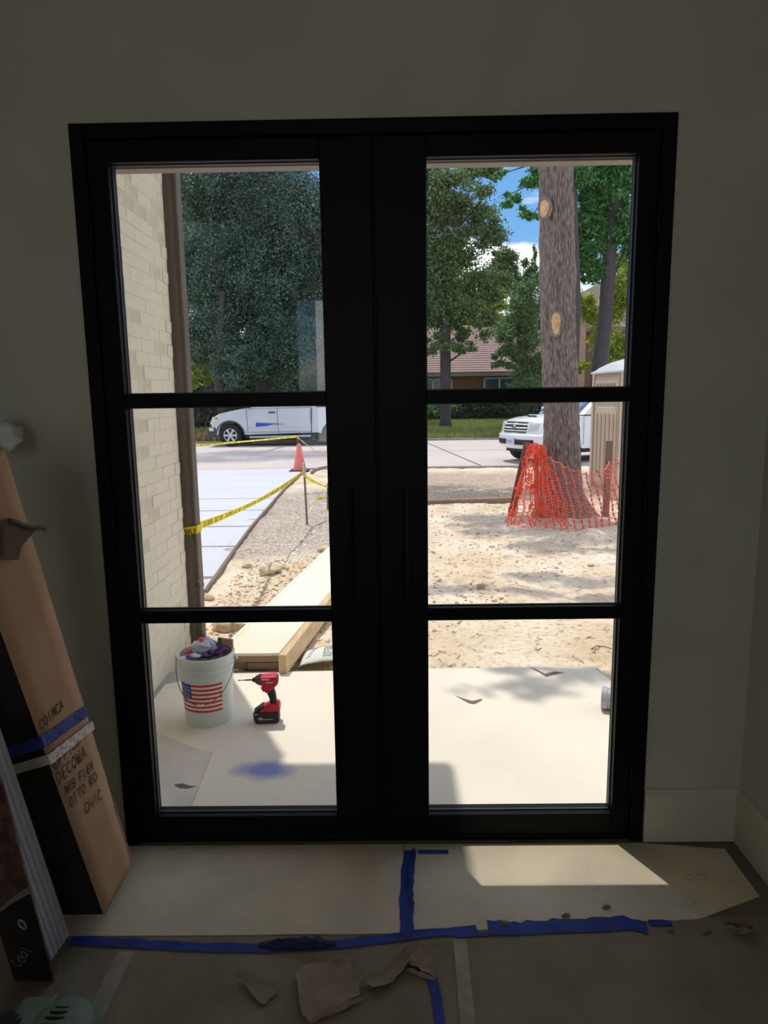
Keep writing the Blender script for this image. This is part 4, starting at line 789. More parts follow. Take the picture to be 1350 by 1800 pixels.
# ---------------------------------------------------------------- vehicles
def arc(cx, cz, r, a0, a1, n=10): return [(cx+r*math.cos(a0+(a1-a0)*i/n), cz+r*math.sin(a0+(a1-a0)*i/n)) for i in range(n+1)]
def extr(outline, half, deform, layers):
    m = MB(); n = len(outline); vs = []; fs = []
    for s in layers:
        for (x, z) in outline: vs.append(deform(x, s, z, half))
    for i in range(len(layers)-1):
        for j in range(n): fs.append((i*n+j, i*n+(j+1) % n, (i+1)*n+(j+1) % n, (i+1)*n+j))
    fs.append(tuple(range(n))); fs.append(tuple((len(layers)-1)*n+j for j in range(n))[::-1]); return m.add(vs, fs)
LAY = [-1, -.985, -.93, -.8, -.5, 0, .5, .8, .93, .985, 1]
M_tire = mat('tyre_rubber', srgb(34, 34, 36), .85); M_rim = mat('alloy_rim', srgb(200, 204, 210), .35, .5); M_blk = mat('black_plastic', srgb(26, 27, 30), .6)
M_cglass = mat('car_glass', srgb(48, 66, 84), .06, spec=.9); M_lens = mat('headlamp_lens', srgb(206, 214, 206), .1, spec=.8); M_amber = mat('amber_lens', srgb(232, 130, 50), .3)
def wheel(parent, x, y, z, r, w_, side, spokes=6):
    t = MB(); M_ = rotm(rx=PI/2, t=(x, y, z)); t.lathe([(r*.60, -w_/2), (r*.9, -w_/2), (r, -w_*.35), (r, w_*.35), (r*.9, w_/2), (r*.60, w_/2)], 36, M_); o = t.build('tyre', M_tire, parent, smooth=True)
    yy = y+side*w_*.42; Mr = rotm(rx=PI/2, t=(x, yy, z)); q = MB(); q.lathe([(r*.62, -.02), (r*.62, .02), (r*.54, .02), (r*.54, -.02), (r*.62, -.02)], 36, Mr)
    q.lathe([(0, -.015), (r*.17, -.015), (r*.17, .015), (0, .015)], 16, Mr)
    for k in range(spokes):
        a = 2*PI*k/spokes; Ms = Mr @ Matrix.Rotation(a, 4, 'Z'); q.add([(r*.12, -r*.07, -.012), (r*.56, -r*.11, -.012), (r*.56, r*.11, -.012), (r*.12, r*.07, -.012), (r*.12, -r*.07, .012), (r*.56, -r*.11, .012), (r*.56, r*.11, .012), (r*.12, r*.07, .012)], [(0,3,2,1),(4,5,6,7),(0,1,5,4),(1,2,6,5),(2,3,7,6),(3,0,4,7)], Ms)
    q.build('rim', M_rim, o, smooth=False, bevel=.004)
    MB().lathe([(0, -.01), (r*.58, -.01), (r*.58, .0), (0, .0)], 24, rotm(rx=PI/2, t=(x, y+side*w_*.2, z))).build('brake_disc', M_blk, o)
    return o
# silver pickup: local x runs back from the front axle, near side at -y
SC = 1.02; wc = atY(405, 764, 22.5)
tk = thing('pickup_truck', 'silver extended-cab pickup with a blue door stripe parked across the street', 'truck', (wc.x, 23.45, -.045), 0)
M_silver = mat('silver_paint', srgb(206, 206, 208), .35, .1, spec=.6, coat=.5)
HW = .98
def tdef(x, s, z, h):
    a = abs(s); hw = h*(1-.05*max(0, (z-1.2))/.2*(z > 1.2))
    x2 = x+(.16*a**4 if x < -.3 else 0)*min(1, max(0, (-.3-x)/.4)); z2 = z-(.05*a**3 if z > 1.0 else 0)+(.02 if a > .97 and z < .6 else 0)
    return (x2, s*hw*(1-.02*(z < .6)), z2)
low = [(-.74, .42), (-.78, .52), (-.76, .66), (-.74, .80), (-.70, .98), (-.60, 1.10), (-.45, 1.17), (-.1, 1.25), (.3, 1.32), (.62, 1.37), (1.5, 1.38), (2.9, 1.385), (3.0, 1.34), (5.0, 1.33), (5.03, .60), (4.9, .52)]+arc(3.72, .40, .47, -.0+.05, PI-.05)+[(3.1, .45), (.62, .40)]+arc(0, .40, .49, .02, PI-.05)+[(-.55, .40)]
extr(low, HW, tdef, LAY).build('body', M_silver, tk, smooth=True, bevel=.0)
cab = [(.55, 1.33), (.85, 1.62), (1.08, 1.84), (1.35, 1.92), (1.9, 1.94), (2.5, 1.92), (2.74, 1.86), (2.90, 1.36)]
def cdef(x, s, z, h): a = abs(s); return (x+(.10*a**3 if x < 1.2 else 0), s*h*(1-.20*max(0, z-1.36)), z-.05*a**4*(z > 1.5))
extr(cab, HW-.04, cdef, LAY).build('cab', M_silver, tk, smooth=True)
for q in ([(.98, 1.44), (1.22, 1.76), (1.68, 1.80), (1.68, 1.44)], [(1.76, 1.44), (1.76, 1.80), (2.45, 1.79), (2.62, 1.44)]):
    m = MB(); m.add([(x, -((HW-.04)*(1-.20*max(0, z-1.36))+.004), z) for x, z in q], [(0, 1, 2, 3)]); m.build('side_window', M_cglass, tk)
m = MB(); m.add([(.60, -.78, 1.40), (.60, .78, 1.40), (1.10, .66, 1.82), (1.10, -.66, 1.82)], [(0, 1, 2, 3)]); m.v = [(x-.03, y, z+.03) for x, y, z in m.v]; m.build('windscreen', M_cglass, tk)
yS = -HW-.003
def strip(x0, z0, x1, z1, w_, nm, m_, par=tk, yy=yS, d=.006):
    a = Vector((x0, 0, z0)); b = Vector((x1, 0, z1)); dd = (b-a).normalized(); n_ = Vector((-dd.z, 0, dd.x))*w_/2
    q = MB(); q.prism([((a-n_).x, (a-n_).z), ((b-n_).x, (b-n_).z), ((b+n_).x, (b+n_).z), ((a+n_).x, (a+n_).z)], yy, yy+d); return q.build(nm, m_, par)
for x0 in (.63, 1.72): strip(x0, .47, x0-.02, 1.34, .012, 'door_gap', mat('gap_grey', srgb(90, 92, 98), .8))
strip(2.90, .47, 2.92, 1.35, .028, 'cab_gap', M_blk); strip(.66, .50, 2.9, .50, .012, 'door_gap', MC['gap_grey']); strip(2.88, .8, 2.88, 1.3, .012, 'door_gap', MC['gap_grey'])
m = MB(); m.box(1.40, 1.64, yS-.03, yS-.01, 1.17, 1.215); m.build('door_handle', M_blk, tk, bevel=.01)
m = MB(); m.box(.52, .80, yS-.24, yS-.05, 1.36, 1.50); m.build('wing_mirror', M_blk, tk, bevel=.03)
m = MB(); m.prism([(.92, .70), (1.30, .72), (1.55, .77), (2.02, .765), (1.62, .80), (1.40, .81), (.94, .84)], yS-.002, yS+.002); m.build('door_stripe', mat('blue_masking_film', srgb(36, 92, 190), .6, var=.15, vs=20), tk)
m = MB(); m.box(.62, 2.9, yS-.006, yS+.01, .66, .69); m.build('side_moulding', M_silver, tk, bevel=.004)
m = MB(); m.tube([(.7, yS-.05, .33), (2.88, yS-.05, .35)], .035, 8); m.build('running_board', M_rim, tk)
m = MB(); m.box(.5, 3.3, -.9, .9, .28, .42); m.build('underbody', M_blk, tk)
m = MB(); m.prism([(-.80, .34), (-.82, .60), (-.70, .70), (-.50, .70), (-.50, .56), (-.56, .40), (-.62, .34)], -HW-.005, HW+.005); m.build('front_bumper', mat('bumper_dark', srgb(60, 66, 76), .5), tk, bevel=.02)
m = MB(); m.box(-.74, -.58, yS-.012, yS+.02, .56, .68); m.build('fog_lamp', M_lens, tk)
m = MB(); m.prism([(-.70, .80), (-.60, 1.06), (-.42, 1.06), (-.50, .86), (-.62, .78)], yS-.006, yS+.06); hl = m.build('headlamp', M_lens, tk, bevel=.01); MB().box(-.52, -.42, yS-.012, yS+.02, .97, 1.05).build('indicator', M_amber, hl)
m = MB(); m.tube([(.49*math.cos(t)*1.03, yS-.005, .40+.49*1.03*math.sin(t)) for t in [PI*i/16 for i in range(17)]], .025, 6); m.build('wheel_arch', mat('arch_grey', srgb(70, 74, 82), .7), tk)
for wx in (0, 3.72):
    for sd in (-1, 1): wheel(tk, wx, sd*(HW-.14), .40, .40, .26, sd)
m = MB(); m.box(3.0, 4.95, -.9, .9, .5, .62); m.build('bed_floor', M_blk, tk)
tag(MB().box(-.6, .9, -.15, .15, 0, .18, rotm(t=(atY(570, 782, 24.5).x+.2, 24.95, .01))).build('green_box', mat('green_box', srgb(40, 110, 70), .7), bevel=.01), 'low green utility box on the verge behind the pickup rear', 'utility box')
for i in range(7):
    p = atY(445+16*i, 782, 24.6); lump('kerb_stone', ['grey edging stone just behind the pickup front tyre', 'second grey edging stone behind the pickup front tyre', 'third grey edging stone behind the pickup front tyre', 'middle grey edging stone seen beneath the pickup door', 'grey edging stone under the rear edge of the pickup door', 'grey edging stone left of the traffic cone tip beneath the pickup', 'last grey edging stone next to the green utility box'][i], 'stone', (p.x, 24.72, .08), (.17, .12, .14), mat('edging_stone', srgb(112, 110, 106), .9, var=.15), 70+i, n=8); bpy.data.objects[-1] if False else None
for o in list(C.objects):
    if o.name.startswith('kerb_stone'): o['group'] = 'edging stones beneath the pickup'
# white SUV, front turned towards the house
sv = thing('sport_utility_vehicle', 'white sport utility vehicle with its grille turned to the yard behind the netting', 'car', (3.86, 15.42, -.045), math.radians(26))
M_white = mat('white_paint', srgb(236, 238, 242), .25, spec=.6, coat=.5)
SW = .93
def sdef(x, s, z, h):
    a = abs(s); k = min(1, max(0, (-.25-x)/.5)); x2 = x+.26*a**3*k; hw = h*(1-.04*max(0, z-.9)/.3)
    return (x2, s*hw*(1-.05*k*a), z-(.06*a**3 if z > .95 else 0))
slow = [(-.80, .36), (-.90, .46), (-.93, .58), (-.92, .70), (-.86, .74), (-.84, .80), (-.80, .98), (-.74, 1.05), (-.60, 1.09), (-.2, 1.15), (.3, 1.18), (.5, 1.20), (2.5, 1.20), (3.9, 1.20), (3.95, .55), (3.8, .42)]+arc(2.79, .37, .44, 0.05, PI-.05)+[(2.3, .36), (.55, .36)]+arc(0, .38, .44, .05, PI-.1)+[(-.5, .36)]
extr(slow, SW, sdef, LAY).build('body', M_white, sv, smooth=True)
scab = [(.42, 1.18), (.75, 1.42), (1.15, 1.68), (1.45, 1.76), (2.4, 1.78), (3.4, 1.76), (3.6, 1.70), (3.86, 1.2)]
def scd(x, s, z, h): a = abs(s); return (x+(.16*a**3 if x < 1.3 else 0), s*h*(1-.30*max(0, z-1.2)), z-.05*a**4*(z > 1.5))
extr(scab, SW-.05, scd, LAY).build('cabin', M_white, sv, smooth=True)
for sd in (-1, 1):
    for q in ([(1.0, 1.26), (1.28, 1.60), (1.75, 1.65), (1.75, 1.26)], [(1.85, 1.26), (1.85, 1.65), (2.7, 1.65), (2.7, 1.26)], [(2.8, 1.26), (2.8, 1.64), (3.3, 1.62), (3.5, 1.26)]):
        MB().add([(x, sd*((SW-.05)*(1-.30*max(0, z-1.2))+.006), z) for x, z in q], [(0, 1, 2, 3)]).build('side_window', M_cglass, sv)
def wsf(u, v):   # windscreen follows the cabin nose
    s = (u-.5)*1.70; z = 1.22+v*.44; x = .45+(1.12-.45)*v; p = scd(x, s, z, SW-.05); return (p[0]-.035, p[1], p[2]+.03)
MB().grid(wsf, 10, 4).build('windscreen', mat('blue_glass', srgb(60, 110, 160), .08, spec=.9), sv, smooth='all')
def nose(x, s, z): return sdef(x, s, z, SW)
def patch(nm, m_, s0, s1, z0, z1, off=.012, par=sv, xs=None, n=8):
    def fn(u, v):
        z = z0+(z1-z0)*v; s = s0+(s1-s0)*u; x = float(np.interp(z, [.36, .46, .58, .70, .74, .80, .98, 1.05], [-.80, -.90, -.93, -.92, -.86, -.84, -.80, -.74])); p = nose(x, s, z); return (p[0]-off, p[1], p[2])
    return MB().grid(fn, n, 2).build(nm, m_, par, smooth='all', solid=.008)
patch('grille', M_blk, -.50, .50, .77, 1.03, .006)
patch('grille_bar', M_white, -.52, .52, .865, .90, .02); patch('grille_bar', M_white, -.52, .52, .955, .985, .02); patch('grille_bar', M_white, -.52, .52, .80, .825, .02)
m = MB(); c0 = nose(-.82, 0, .89)
for (rx_, rz_) in ((.075, .05), (.03, .048), (.05, .022)): m.tube([(c0[0]-.035, c0[1]+rx_*math.cos(t), c0[2]+rz_*math.sin(t)) for t in [i*PI/8 for i in range(17)]], .008, 6)
m.build('grille_emblem', mat('chrome', srgb(140, 140, 146), .2, .9), sv)
patch('lower_intake', M_blk, -.80, .80, .47, .60, .008, n=12)
pl_ = MB().box(nose(-.93, 0, .56)[0]-.035, nose(-.93, 0, .56)[0]-.012, -.16, .16, .47, .63).build('number_plate', mat('plate_white', srgb(214, 220, 232), .5), sv)
Mt2 = Matrix.Translation((nose(-.93, 0, .56)[0]-.037, .145, .51)) @ Matrix(((0, 0, -1, 0), (-1, 0, 0, 0), (0, 1, 0, 0), (0, 0, 0, 1)))
text_mesh('QHC', .115, mat('plate_ink', srgb(70, 84, 130), .6), Mt2, pl_)
for sd in (-1, 1):
    a, b = (.55, .985) if sd > 0 else (-.985, -.55)
    def hf(u, v, sd=sd):
        s = sd*(.56+.43*u); z = .80+.25*v*(1-.25*u)+.05*u; x = -.82+.03*v+(.30*max(0, u-.5) if u > .5 else 0); p = nose(x, s, z); return (p[0]-.012, p[1]*1.012, p[2])
    h_ = MB().grid(hf, 10, 3).build('headlamp', M_lens, sv, smooth='all', solid=.01)
    def af(u, v, sd=sd):
        s = sd*(.93+.06*u); z = .90+.10*v; x = -.66+.14*u; p = nose(x, s, z); return (p[0]-.03, p[1]*1.03, p[2]+.01)
    MB().grid(af, 4, 2).build('indicator', M_amber, h_, smooth='all', solid=.01)
m = MB(); m.box(-.30, -.02, -.20, .20, 1.13, 1.185); m.v = [(x+.02*(z > 1.15), y, z) for x, y, z in m.v]; m.build('bonnet_scoop', M_white, sv, bevel=.02)
MB().box(-.315, -.295, -.17, .17, 1.135, 1.172).build('scoop_intake', M_blk, sv)
for wx in (0, 2.79):
    for sd in (-1, 1): wheel(sv, wx, sd*(SW-.14), .38, .38, .25, sd, 6)
for sd in (-1, 1): MB().box(.85, 1.02, sd*SW-.0 if sd > 0 else -SW-.2, SW+.2 if sd > 0 else -SW, 1.2, 1.36).build('wing_mirror', M_white, sv, bevel=.03)
m = MB()
for sd in (-1, 1): m.tube([(.46*math.cos(t), sd*(SW-.005), .38+.46*math.sin(t)) for t in [PI*i/16 for i in range(17)]], .02, 6)
m.build('wheel_arch', M_blk, sv); MB().box(-.5, 3.7, -.8, .8, .25, .42).build('underbody', M_blk, sv)
MB().box(.55, .56, -SW-.002, -SW+.002, .45, 1.16).build('door_gap', MC['gap_grey'], sv)

# ---------------------------------------------------------------- portable toilet
M_tan = mat('tan_plastic', srgb(190, 166, 142), .6, var=.04); M_tan2 = mat('tan_plastic_light', srgb(206, 186, 164), .6)
M_dome = mat('white_translucent_roof', srgb(226, 228, 230), .4, trans=.25)
pt = thing('portable_toilet', 'tan portable toilet with a ribbed white domed roof at the right', 'toilet', (3.51, 9.80, GZ), math.radians(-81))
MB().box(.0, 1.10, 0, 1.12, 0, .12).build('skid_base', M_tan, pt)
MB().box(.03, 1.07, .03, 1.09, .10, 2.02).build('cabin', M_tan, pt, bevel=.02)
for x0 in (.0, 1.02): MB().box(x0, x0+.08, -.012, .06, .08, 2.04).build('corner_post', M_tan2, pt, bevel=.012)
for z0, z1, nm in ((.16, 1.40, 'door_panel'),):
    MB().box(.12, .98, .0, .035, z0, 1.97).build(nm, M_tan, pt, bevel=.01)
m = MB(); m.prism([(.17, .22), (.93, .22), (.93, 1.38), (.86, 1.48), (.24, 1.48), (.17, 1.38)], -.016, .004); m.build('moulded_recess', M_tan2, pt, bevel=.01)
for k in range(5): m = MB(); m.prism([(.22+.145*k, .30), (.29+.145*k, .30), (.29+.145*k, 1.36), (.255+.145*k, 1.40), (.22+.145*k, 1.36)], -.034, -.012); m.build('moulded_rib', M_tan, pt, bevel=.008)
MB().box(.14, .96, -.012, .006, 1.60, 1.92).build('vent_panel', M_tan2, pt, bevel=.008)
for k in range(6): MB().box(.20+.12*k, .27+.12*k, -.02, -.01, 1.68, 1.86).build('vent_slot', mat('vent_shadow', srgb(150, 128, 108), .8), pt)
MB().box(-.02, 1.12, -.03, 1.14, 2.02, 2.06).build('roof_rim', M_dome, pt, bevel=.01)
def dome(u, v):
    x = -.01+1.12*u; y = -.02+1.15*v; e_ = (math.sin(PI*u)**.45)*(math.sin(PI*v)**.5); rib = .012*(math.cos(u*2*PI*9) > 0)*min(1, e_*2); return (x, y, 2.055+.21*e_+rib)
MB().grid(dome, 72, 16).build('domed_roof', M_dome, pt, smooth='all')
MB().tube([(.95, .9, 2.0), (.95, .9, 2.45)], .04, 10).build('vent_pipe', M_tan, pt)

# ---------------------------------------------------------------- stakes, netting, tape
M_stake = mat('weathered_stake', srgb(128, 110, 98), .9, var=.2, vs=8, stretch=(2, 2, .5)); M_stakeR = mat('reddish_board', srgb(130, 92, 84), .9, var=.2, vs=8, stretch=(2, 2, .5)); M_stakeL = mat('pale_stake', srgb(196, 160, 128), .9, var=.12)
def stake(label, p0, p1, w_, d_, m, **k):
    p0 = Vector(p0); p1 = Vector(p1); d = p1-p0; L_ = d.length; t = MB(); t.prism([(-w_/2, 0), (0, -w_*1.2), (w_/2, 0), (w_/2, L_), (-w_/2, L_)], -d_/2, d_/2)
    q = d.normalized(); Mx = Matrix.Translation(p0) @ Vector((0, 0, 1)).rotation_difference(q).to_matrix().to_4x4(); t.v = [tuple(Mx @ Vector(v)) for v in t.v]
    o = t.build('wooden_stake', m, bevel=.003); return tag(o, label, 'stake')
S1b = atZ(540, 922, GZ); S1b.z = dz(S1b.x, S1b.y)-.02; S1t = atY(534, 814, S1b.y)
s_ = stake('slim wooden stake with a pale top holding the caution tape', S1b, S1t, .026, .026, M_stake)
d = (S1t-S1b).normalized(); m = MB(); m.tube([S1t-d*.19, S1t+d*.003], .0195, 4); m.v = [tuple(v) for v in m.v]; m.build('pale_top', mat('white_paint_tip', srgb(226, 222, 214), .8), s_)
S2b = atZ(576, 896, GZ); stake('small dark stake at the edge of the left leaf view', (S2b.x, S2b.y, -.08), atY(576, 850, S2b.y), .025, .025, M_stake)
cn = atZ(527, 829, GZ); CY = cn.y
co = thing('traffic_cone', 'faded orange traffic cone standing where driveway meets street', 'cone', (cn.x, CY, -.045))
M_cone = mat('faded_orange', srgb(250, 132, 116), .6, var=.06)
MB().box(-.22, .22, -.22, .22, 0, .035).build('base_plate', mat('cone_base', srgb(84, 70, 74), .8), co, bevel=.012)
MB().lathe([(.155, .035), (.15, .05), (.045, .62), (.036, .64), (.0, .64)], 28).build('cone_body', M_cone, co, smooth=True)
MB().tube([(-.0, 0, .6), (-.045, 0, .80)], .014, 8).build('tape_pole', M_stake, co)
stake('leaning reddish-brown board left of the orange netting', (1.70, 7.25, -.10), (1.885, 7.05, 1.0), .10, .035, M_stakeR)
stake('upright pale stake wrapped in the bunched orange netting', (2.0, 6.9, -.1), (1.965, 6.9, .99), .06, .03, M_stakeL)
stake('grey wooden stake at the right holding the netting', (2.95, 7.0, -.1), (2.965, 7.0, 1.01), .085, .035, M_stake)
M_net = mat('orange_net', srgb(255, 142, 108), .6, island=.1, trans=.55); M_netp = mat('net_strand', srgb(242, 172, 158), .6, trans=.3)
nt_ = thing('safety_netting', 'orange plastic safety netting wrapped round the foot of the large tree', 'netting', (2.4, 6.6, 0)); NB = Vector(nt_.location)
# main net: path of top edge and bottom edge
topp = [(1.965, 6.88, .97), (2.08, 6.75, .86), (2.3, 6.55, .72), (2.55, 6.5, .62), (2.78, 6.65, .66), (2.96, 6.95, .74), (3.2, 7.0, .86), (3.45, 6.9, .80)]
botp = [(1.80, 6.45, .0), (2.0, 6.12, -.02), (2.2, 5.95, -.03), (2.45, 6.05, -.03), (2.70, 6.20, -.03), (2.95, 6.30, -.03), (3.2, 6.35, -.03), (3.5, 6.4, -.03)]
def pth(P, u): u = u*(len(P)-1); k = min(int(u), len(P)-2); return Vector(P[k]).lerp(Vector(P[k+1]), u-k)
NU, NV = 17, 13
def npnt(u, v):
    p = pth(topp, u).lerp(pth(botp, max(0, min(1, u*.93+.12))), v); s = math.sin(PI*v)*.07; w_ = .03*noise.noise(Vector((u*9, v*4, 0))); return Vector((p.x+w_, p.y-s+.05*noise.noise(Vector((u*7, v*5, 3))), p.z-.02*math.sin(u*NU*PI)**2))
m = MB()
for i in range(NU+1):
    u = i/NU; P = [npnt(u, v/NV) for v in range(NV+1)]; m.tube([q-NB for q in P], .0055, 4)
    for q in P: m.lathe([(0, -.020), (.018, 0), (0, .020)], 5, Matrix.Translation(q-NB))
m.build('upright_strands', M_net, nt_, fix=False)
m = MB()
for j in range(NV*2+1):
    v = j/NV/2; m.tube([npnt(i/NU/3, v)+Vector((0, 0, -.014*math.sin(PI*((i/3) % 1))))-NB for i in range(NU*3+1)], .0032 if 0 < j < NV*2 else .008, 3)
m.build('cross_strands', M_netp, nt_, fix=False)
# bunched net round the pale stake and board
bn = thing('safety_netting', 'bunched crumpled orange netting between the leaning board and pale stake', 'netting', (1.9, 6.9, 0)); BB = Vector(bn.location)
def bunch(u, v, k):
    x = 1.74+.42*u*(.55+.6*v)+.0; x = 1.97+(u-.5)*(.16+.62*v)-.05*v; y = 6.86-.42*v+.22*math.sin(u*9+k*2)*(.3+v); z = .98-1.0*v
    q = Vector((x*5, y*4+k*7, z*6)); return Vector((x+.07*noise.noise(q), y+.10*noise.noise(q+Vector((9, 0, 0))), max(-.03, z+.06*noise.noise(q+Vector((0, 9, 0))))))
for k in range(2):
    m = MB(); n1, n2 = 11, 18
    for i in range(n1+1): m.tube([bunch(i/n1, v/n2, k)-BB for v in range(n2+1)], .0048 if i % 2 else .008, 4)
    for j in range(n2+1): m.tube([bunch(i/n1/2, j/n2, k)-BB for i in range(n1*2+1)], .004, 3)
    for _k in range(16):      # knots and crumpled tufts of mesh
        q = bunch(random.random(), random.uniform(.05, .95), k)-BB; pts = [q+Vector((random.uniform(-1, 1), random.uniform(-1, 1), random.uniform(-1, 1)))*.05 for _ in range(9)]; m.tube(pts, .007, 4)
    m.build('net_layer', M_net, bn, fix=False)
# yellow caution tape
M_tape = mat('yellow_tape', srgb(248, 226, 50), .5, trans=.25); M_tink = mat('tape_ink', srgb(40, 34, 22), .7)
def tape(label, P, Q, sag, wd, twist, txt=None, seed=0):
    P = Vector(P); Q = Vector(Q); L_ = (Q-P).length; n = max(16, int(L_/.08)); d = (Q-P).normalized(); t_ = thing('caution_tape', label, 'tape', tuple(P)); vs = []
    def cp(u): return P.lerp(Q, u)+Vector((0, 0, -sag*4*u*(1-u)))
    side0 = d.cross(Vector((0, 0, 1))).normalized()
    def fr_(u): a = twist(u); up = Vector((0, 0, 1)); return (up*math.cos(a)+side0*math.sin(a))
    for i in range(n+1): u = i/n; w_ = fr_(u)*wd/2; c_ = cp(u)-P; vs += [c_-w_, c_+w_]
    m = MB(); m.add(vs, [(2*i, 2*i+2, 2*i+3, 2*i+1) for i in range(n)]); m.build('tape_strip', M_tape, t_, smooth='all', fix=False)
    if txt:
        k = MB(); s = .15; 
        while s < L_-.2:
            for ch in txt:
                for st_ in SF.get(ch, []):
                    for a, b in zip(st_[:-1], st_[1:]):
                        pts = []
                        for (gx, gy) in (a, b):
                            u = (s+(4-gx)*.006)/L_; pts.append(cp(u)-P+fr_(u)*((gy/6-.5)*wd*.66))
                        dd = (pts[1]-pts[0]); nn_ = dd.cross(side0).normalized()*.0022
                        for off in (side0*.0012, -side0*.0012): k.add([pts[0]-nn_+off, pts[1]-nn_+off, pts[1]+nn_+off, pts[0]+nn_+off], [(0, 1, 2, 3)])
                s += .033
            s += .07
        k.build('lettering', M_tink, t_, fix=False)
    return t_
PW = (-1.262, 2.21, .795); st1 = S1t-(S1t-S1b).normalized()*.10
tape('yellow caution tape stretched from the bronze downspout to the slim stake', PW, st1, .06, .055, lambda u: .12+.35*math.sin(u*5)**2, 'CUIDADO CAUTION')
tc_ = Vector((cn.x-.045, CY, .755))
tape('yellow caution tape running left from the cone pole', tc_, atY(120, 800, CY-1.5), .02, .05, lambda u: .6+.3*math.sin(u*9), 'CAUTION')
tape('yellow caution tape falling to the right from the cone pole', tc_, Vector((atY(628, 838, 11.2).x, 11.2, .25)), .10, .05, lambda u: .3+.4*math.sin(u*4), 'CAUTION')
tape('yellow caution tape drooping from the slim stake to the right', st1-Vector((0, 0, .07)), Vector((atY(640, 870, 8.2).x, 8.2, .42)), .16, .05, lambda u: .5+.8*math.sin(u*6), 'CAUTION')
stake('hidden end stake for the drooping tape behind the door mullion', (atY(640, 870, 8.2).x, 8.2, -.1), (atY(640, 870, 8.2).x, 8.2, .5), .03, .03, M_stake)
stake('hidden end stake for the cone tape behind the door mullion', (atY(628, 838, 11.2).x, 11.2, -.1), (atY(628, 838, 11.2).x, 11.2, .35), .03, .03, M_stake)
# tape wrapped round the downspout, with mirrored lettering (seen from behind)
wt = thing('caution_tape', 'yellow caution tape band tied round the bronze downspout', 'tape', (-1.315, 2.235, .77))
m = MB(); m.grid(lambda u, v: ((u-.5)*.128, -.056-.002*math.sin(u*8), -.035+.055*v+.018*u), 10, 3); m.grid(lambda u, v: (.064, -.056+.11*u, -.017+.055*v), 4, 2); m.grid(lambda u, v: (-.064, -.056+.11*u, -.035+.055*v), 4, 2); m.build('band', M_tape, wt, solid=.001)
Mm = Matrix.Translation((.058, -.0615, -.018)) @ Matrix(((-1, 0, 0, 0), (0, 0, -1, 0), (.0, 1, 0, 0), (0, 0, 0, 1)))
text_mesh('UIDA', .060, M_tink, Mm @ Matrix.Rotation(-.14, 4, 'Z'), wt)
# ribbon scrap on the dirt near the small stake
p = atZ(563, 878, GZ); crumple('caution_tape', 'small scrap of yellow tape lying on the gravel', 'tape', (p.x-.08, p.y, 0), (p.x+.08, p.y+.03, 0), .05, .04, M_tape, 33).location = (0, 0, GZ+.01)
# landscape timber edging
m = MB(); m.box(-.4, 1.98, -.05, .05, 0, .11); Mz = rotm(rz=.14, t=(0.02, 8.42, -.09)); m.v = [tuple(Mz @ Vector((v[0], v[1]+.02*math.sin(v[0]*2), v[2]))) for v in m.v]
tag(m.build('timber_edging', mat('timber', srgb(150, 122, 104), .9, var=.15, vs=5, stretch=(.3, 2, 2)), bevel=.008), 'long weathered timber edging lying across the yard', 'timber')
# corrugated pipe end at the right of the porch
c0 = atZ(1078, 1232, .04); pp = thing('drain_pipe', 'grey plastic pipe end lying on the right edge of the porch', 'pipe', (c0.x+.02, c0.y, -.02)); M_pipe = mat('grey_pipe', srgb(176, 178, 190), .4, var=.08)
Mx = rotm(ry=PI/2, rz=-.35, t=(-.07, .04, .062)); MB().lathe([(.052, -.0), (.06, .002), (.06, .03), (.054, .034), (.058, .05), (.054, .06), (.054, .32), (.050, .32), (.050, .0), (.052, .0)], 32, Mx).build('pipe', M_pipe, pp, smooth=True)
MB().lathe([(.0, .03), (.05, .03), (.05, .036), (0, .036)], 24, Mx).build('end_cap', mat('pipe_inside', srgb(120, 122, 134), .6), pp)
m = MB(); Mg = rotm(rz=-.5, t=(.0, -.02, .004)); P_ = [(.30, .10), (.0, .02)]
for i in range(9): P_ += [(.02+.03*i, -.02-.012*i), (.035+.03*i, -.002-.012*i)]
m.prism(P_, 0, .002, 'xy', Mg); m.build('torn_label', M_board2, pp)
# ---------------------------------------------------------------- ramp beside the bucket
M_ply = mat('pale_plywood', srgb(240, 230, 210), .85, var=.04, vs=3, stretch=(1, .3, 1)); M_lum = mat('pine_lumber', srgb(214, 186, 146), .8, var=.12, vs=9, stretch=(3, .4, 3)); M_lumd = mat('old_lumber', srgb(156, 128, 104), .85, var=.15, vs=7)
rp = thing('wooden_ramp', 'pale plywood walkway box on lumber leading from the porch over the dirt', 'ramp', (-.82, 1.72, -.02)); RB = Vector(rp.location)
def RV(x, y, z): return Vector((x, y, z))-RB
y0, y1 = 1.70, 4.75; xl0, xr0 = -1.03, -.655; xl1, xr1 = -.60, -.22
def slab(nm, q0, q1, z0, z1, m, **k):   # q = (xleft, xright) at y0 and y1
    t = MB(); t.add([RV(q0[0], q0[2], z0), RV(q0[1], q0[2], z0), RV(q1[1], q1[2], z0), RV(q1[0], q1[2], z0), RV(q0[0], q0[2], z1), RV(q0[1], q0[2], z1), RV(q1[1], q1[2], z1), RV(q1[0], q1[2], z1)], [(0,3,2,1),(4,5,6,7),(0,1,5,4),(1,2,6,5),(2,3,7,6),(3,0,4,7)]); return t.build(nm, m, rp, **k)
slab('deck', (xl0, xr0, y0), (xl1, xr1, y1), .078, .095, M_ply)
slab('edge_batten', (xl0-.02, xl0+.012, y0), (xl1-.02, xl1+.012, y1), .05, .099, M_ply, bevel=.002)
slab('side_rail', (xr0+.004, xr0+.052, y0-.06), (xr1+.004, xr1+.052, y1), -.02, .105, M_lum, bevel=.003)
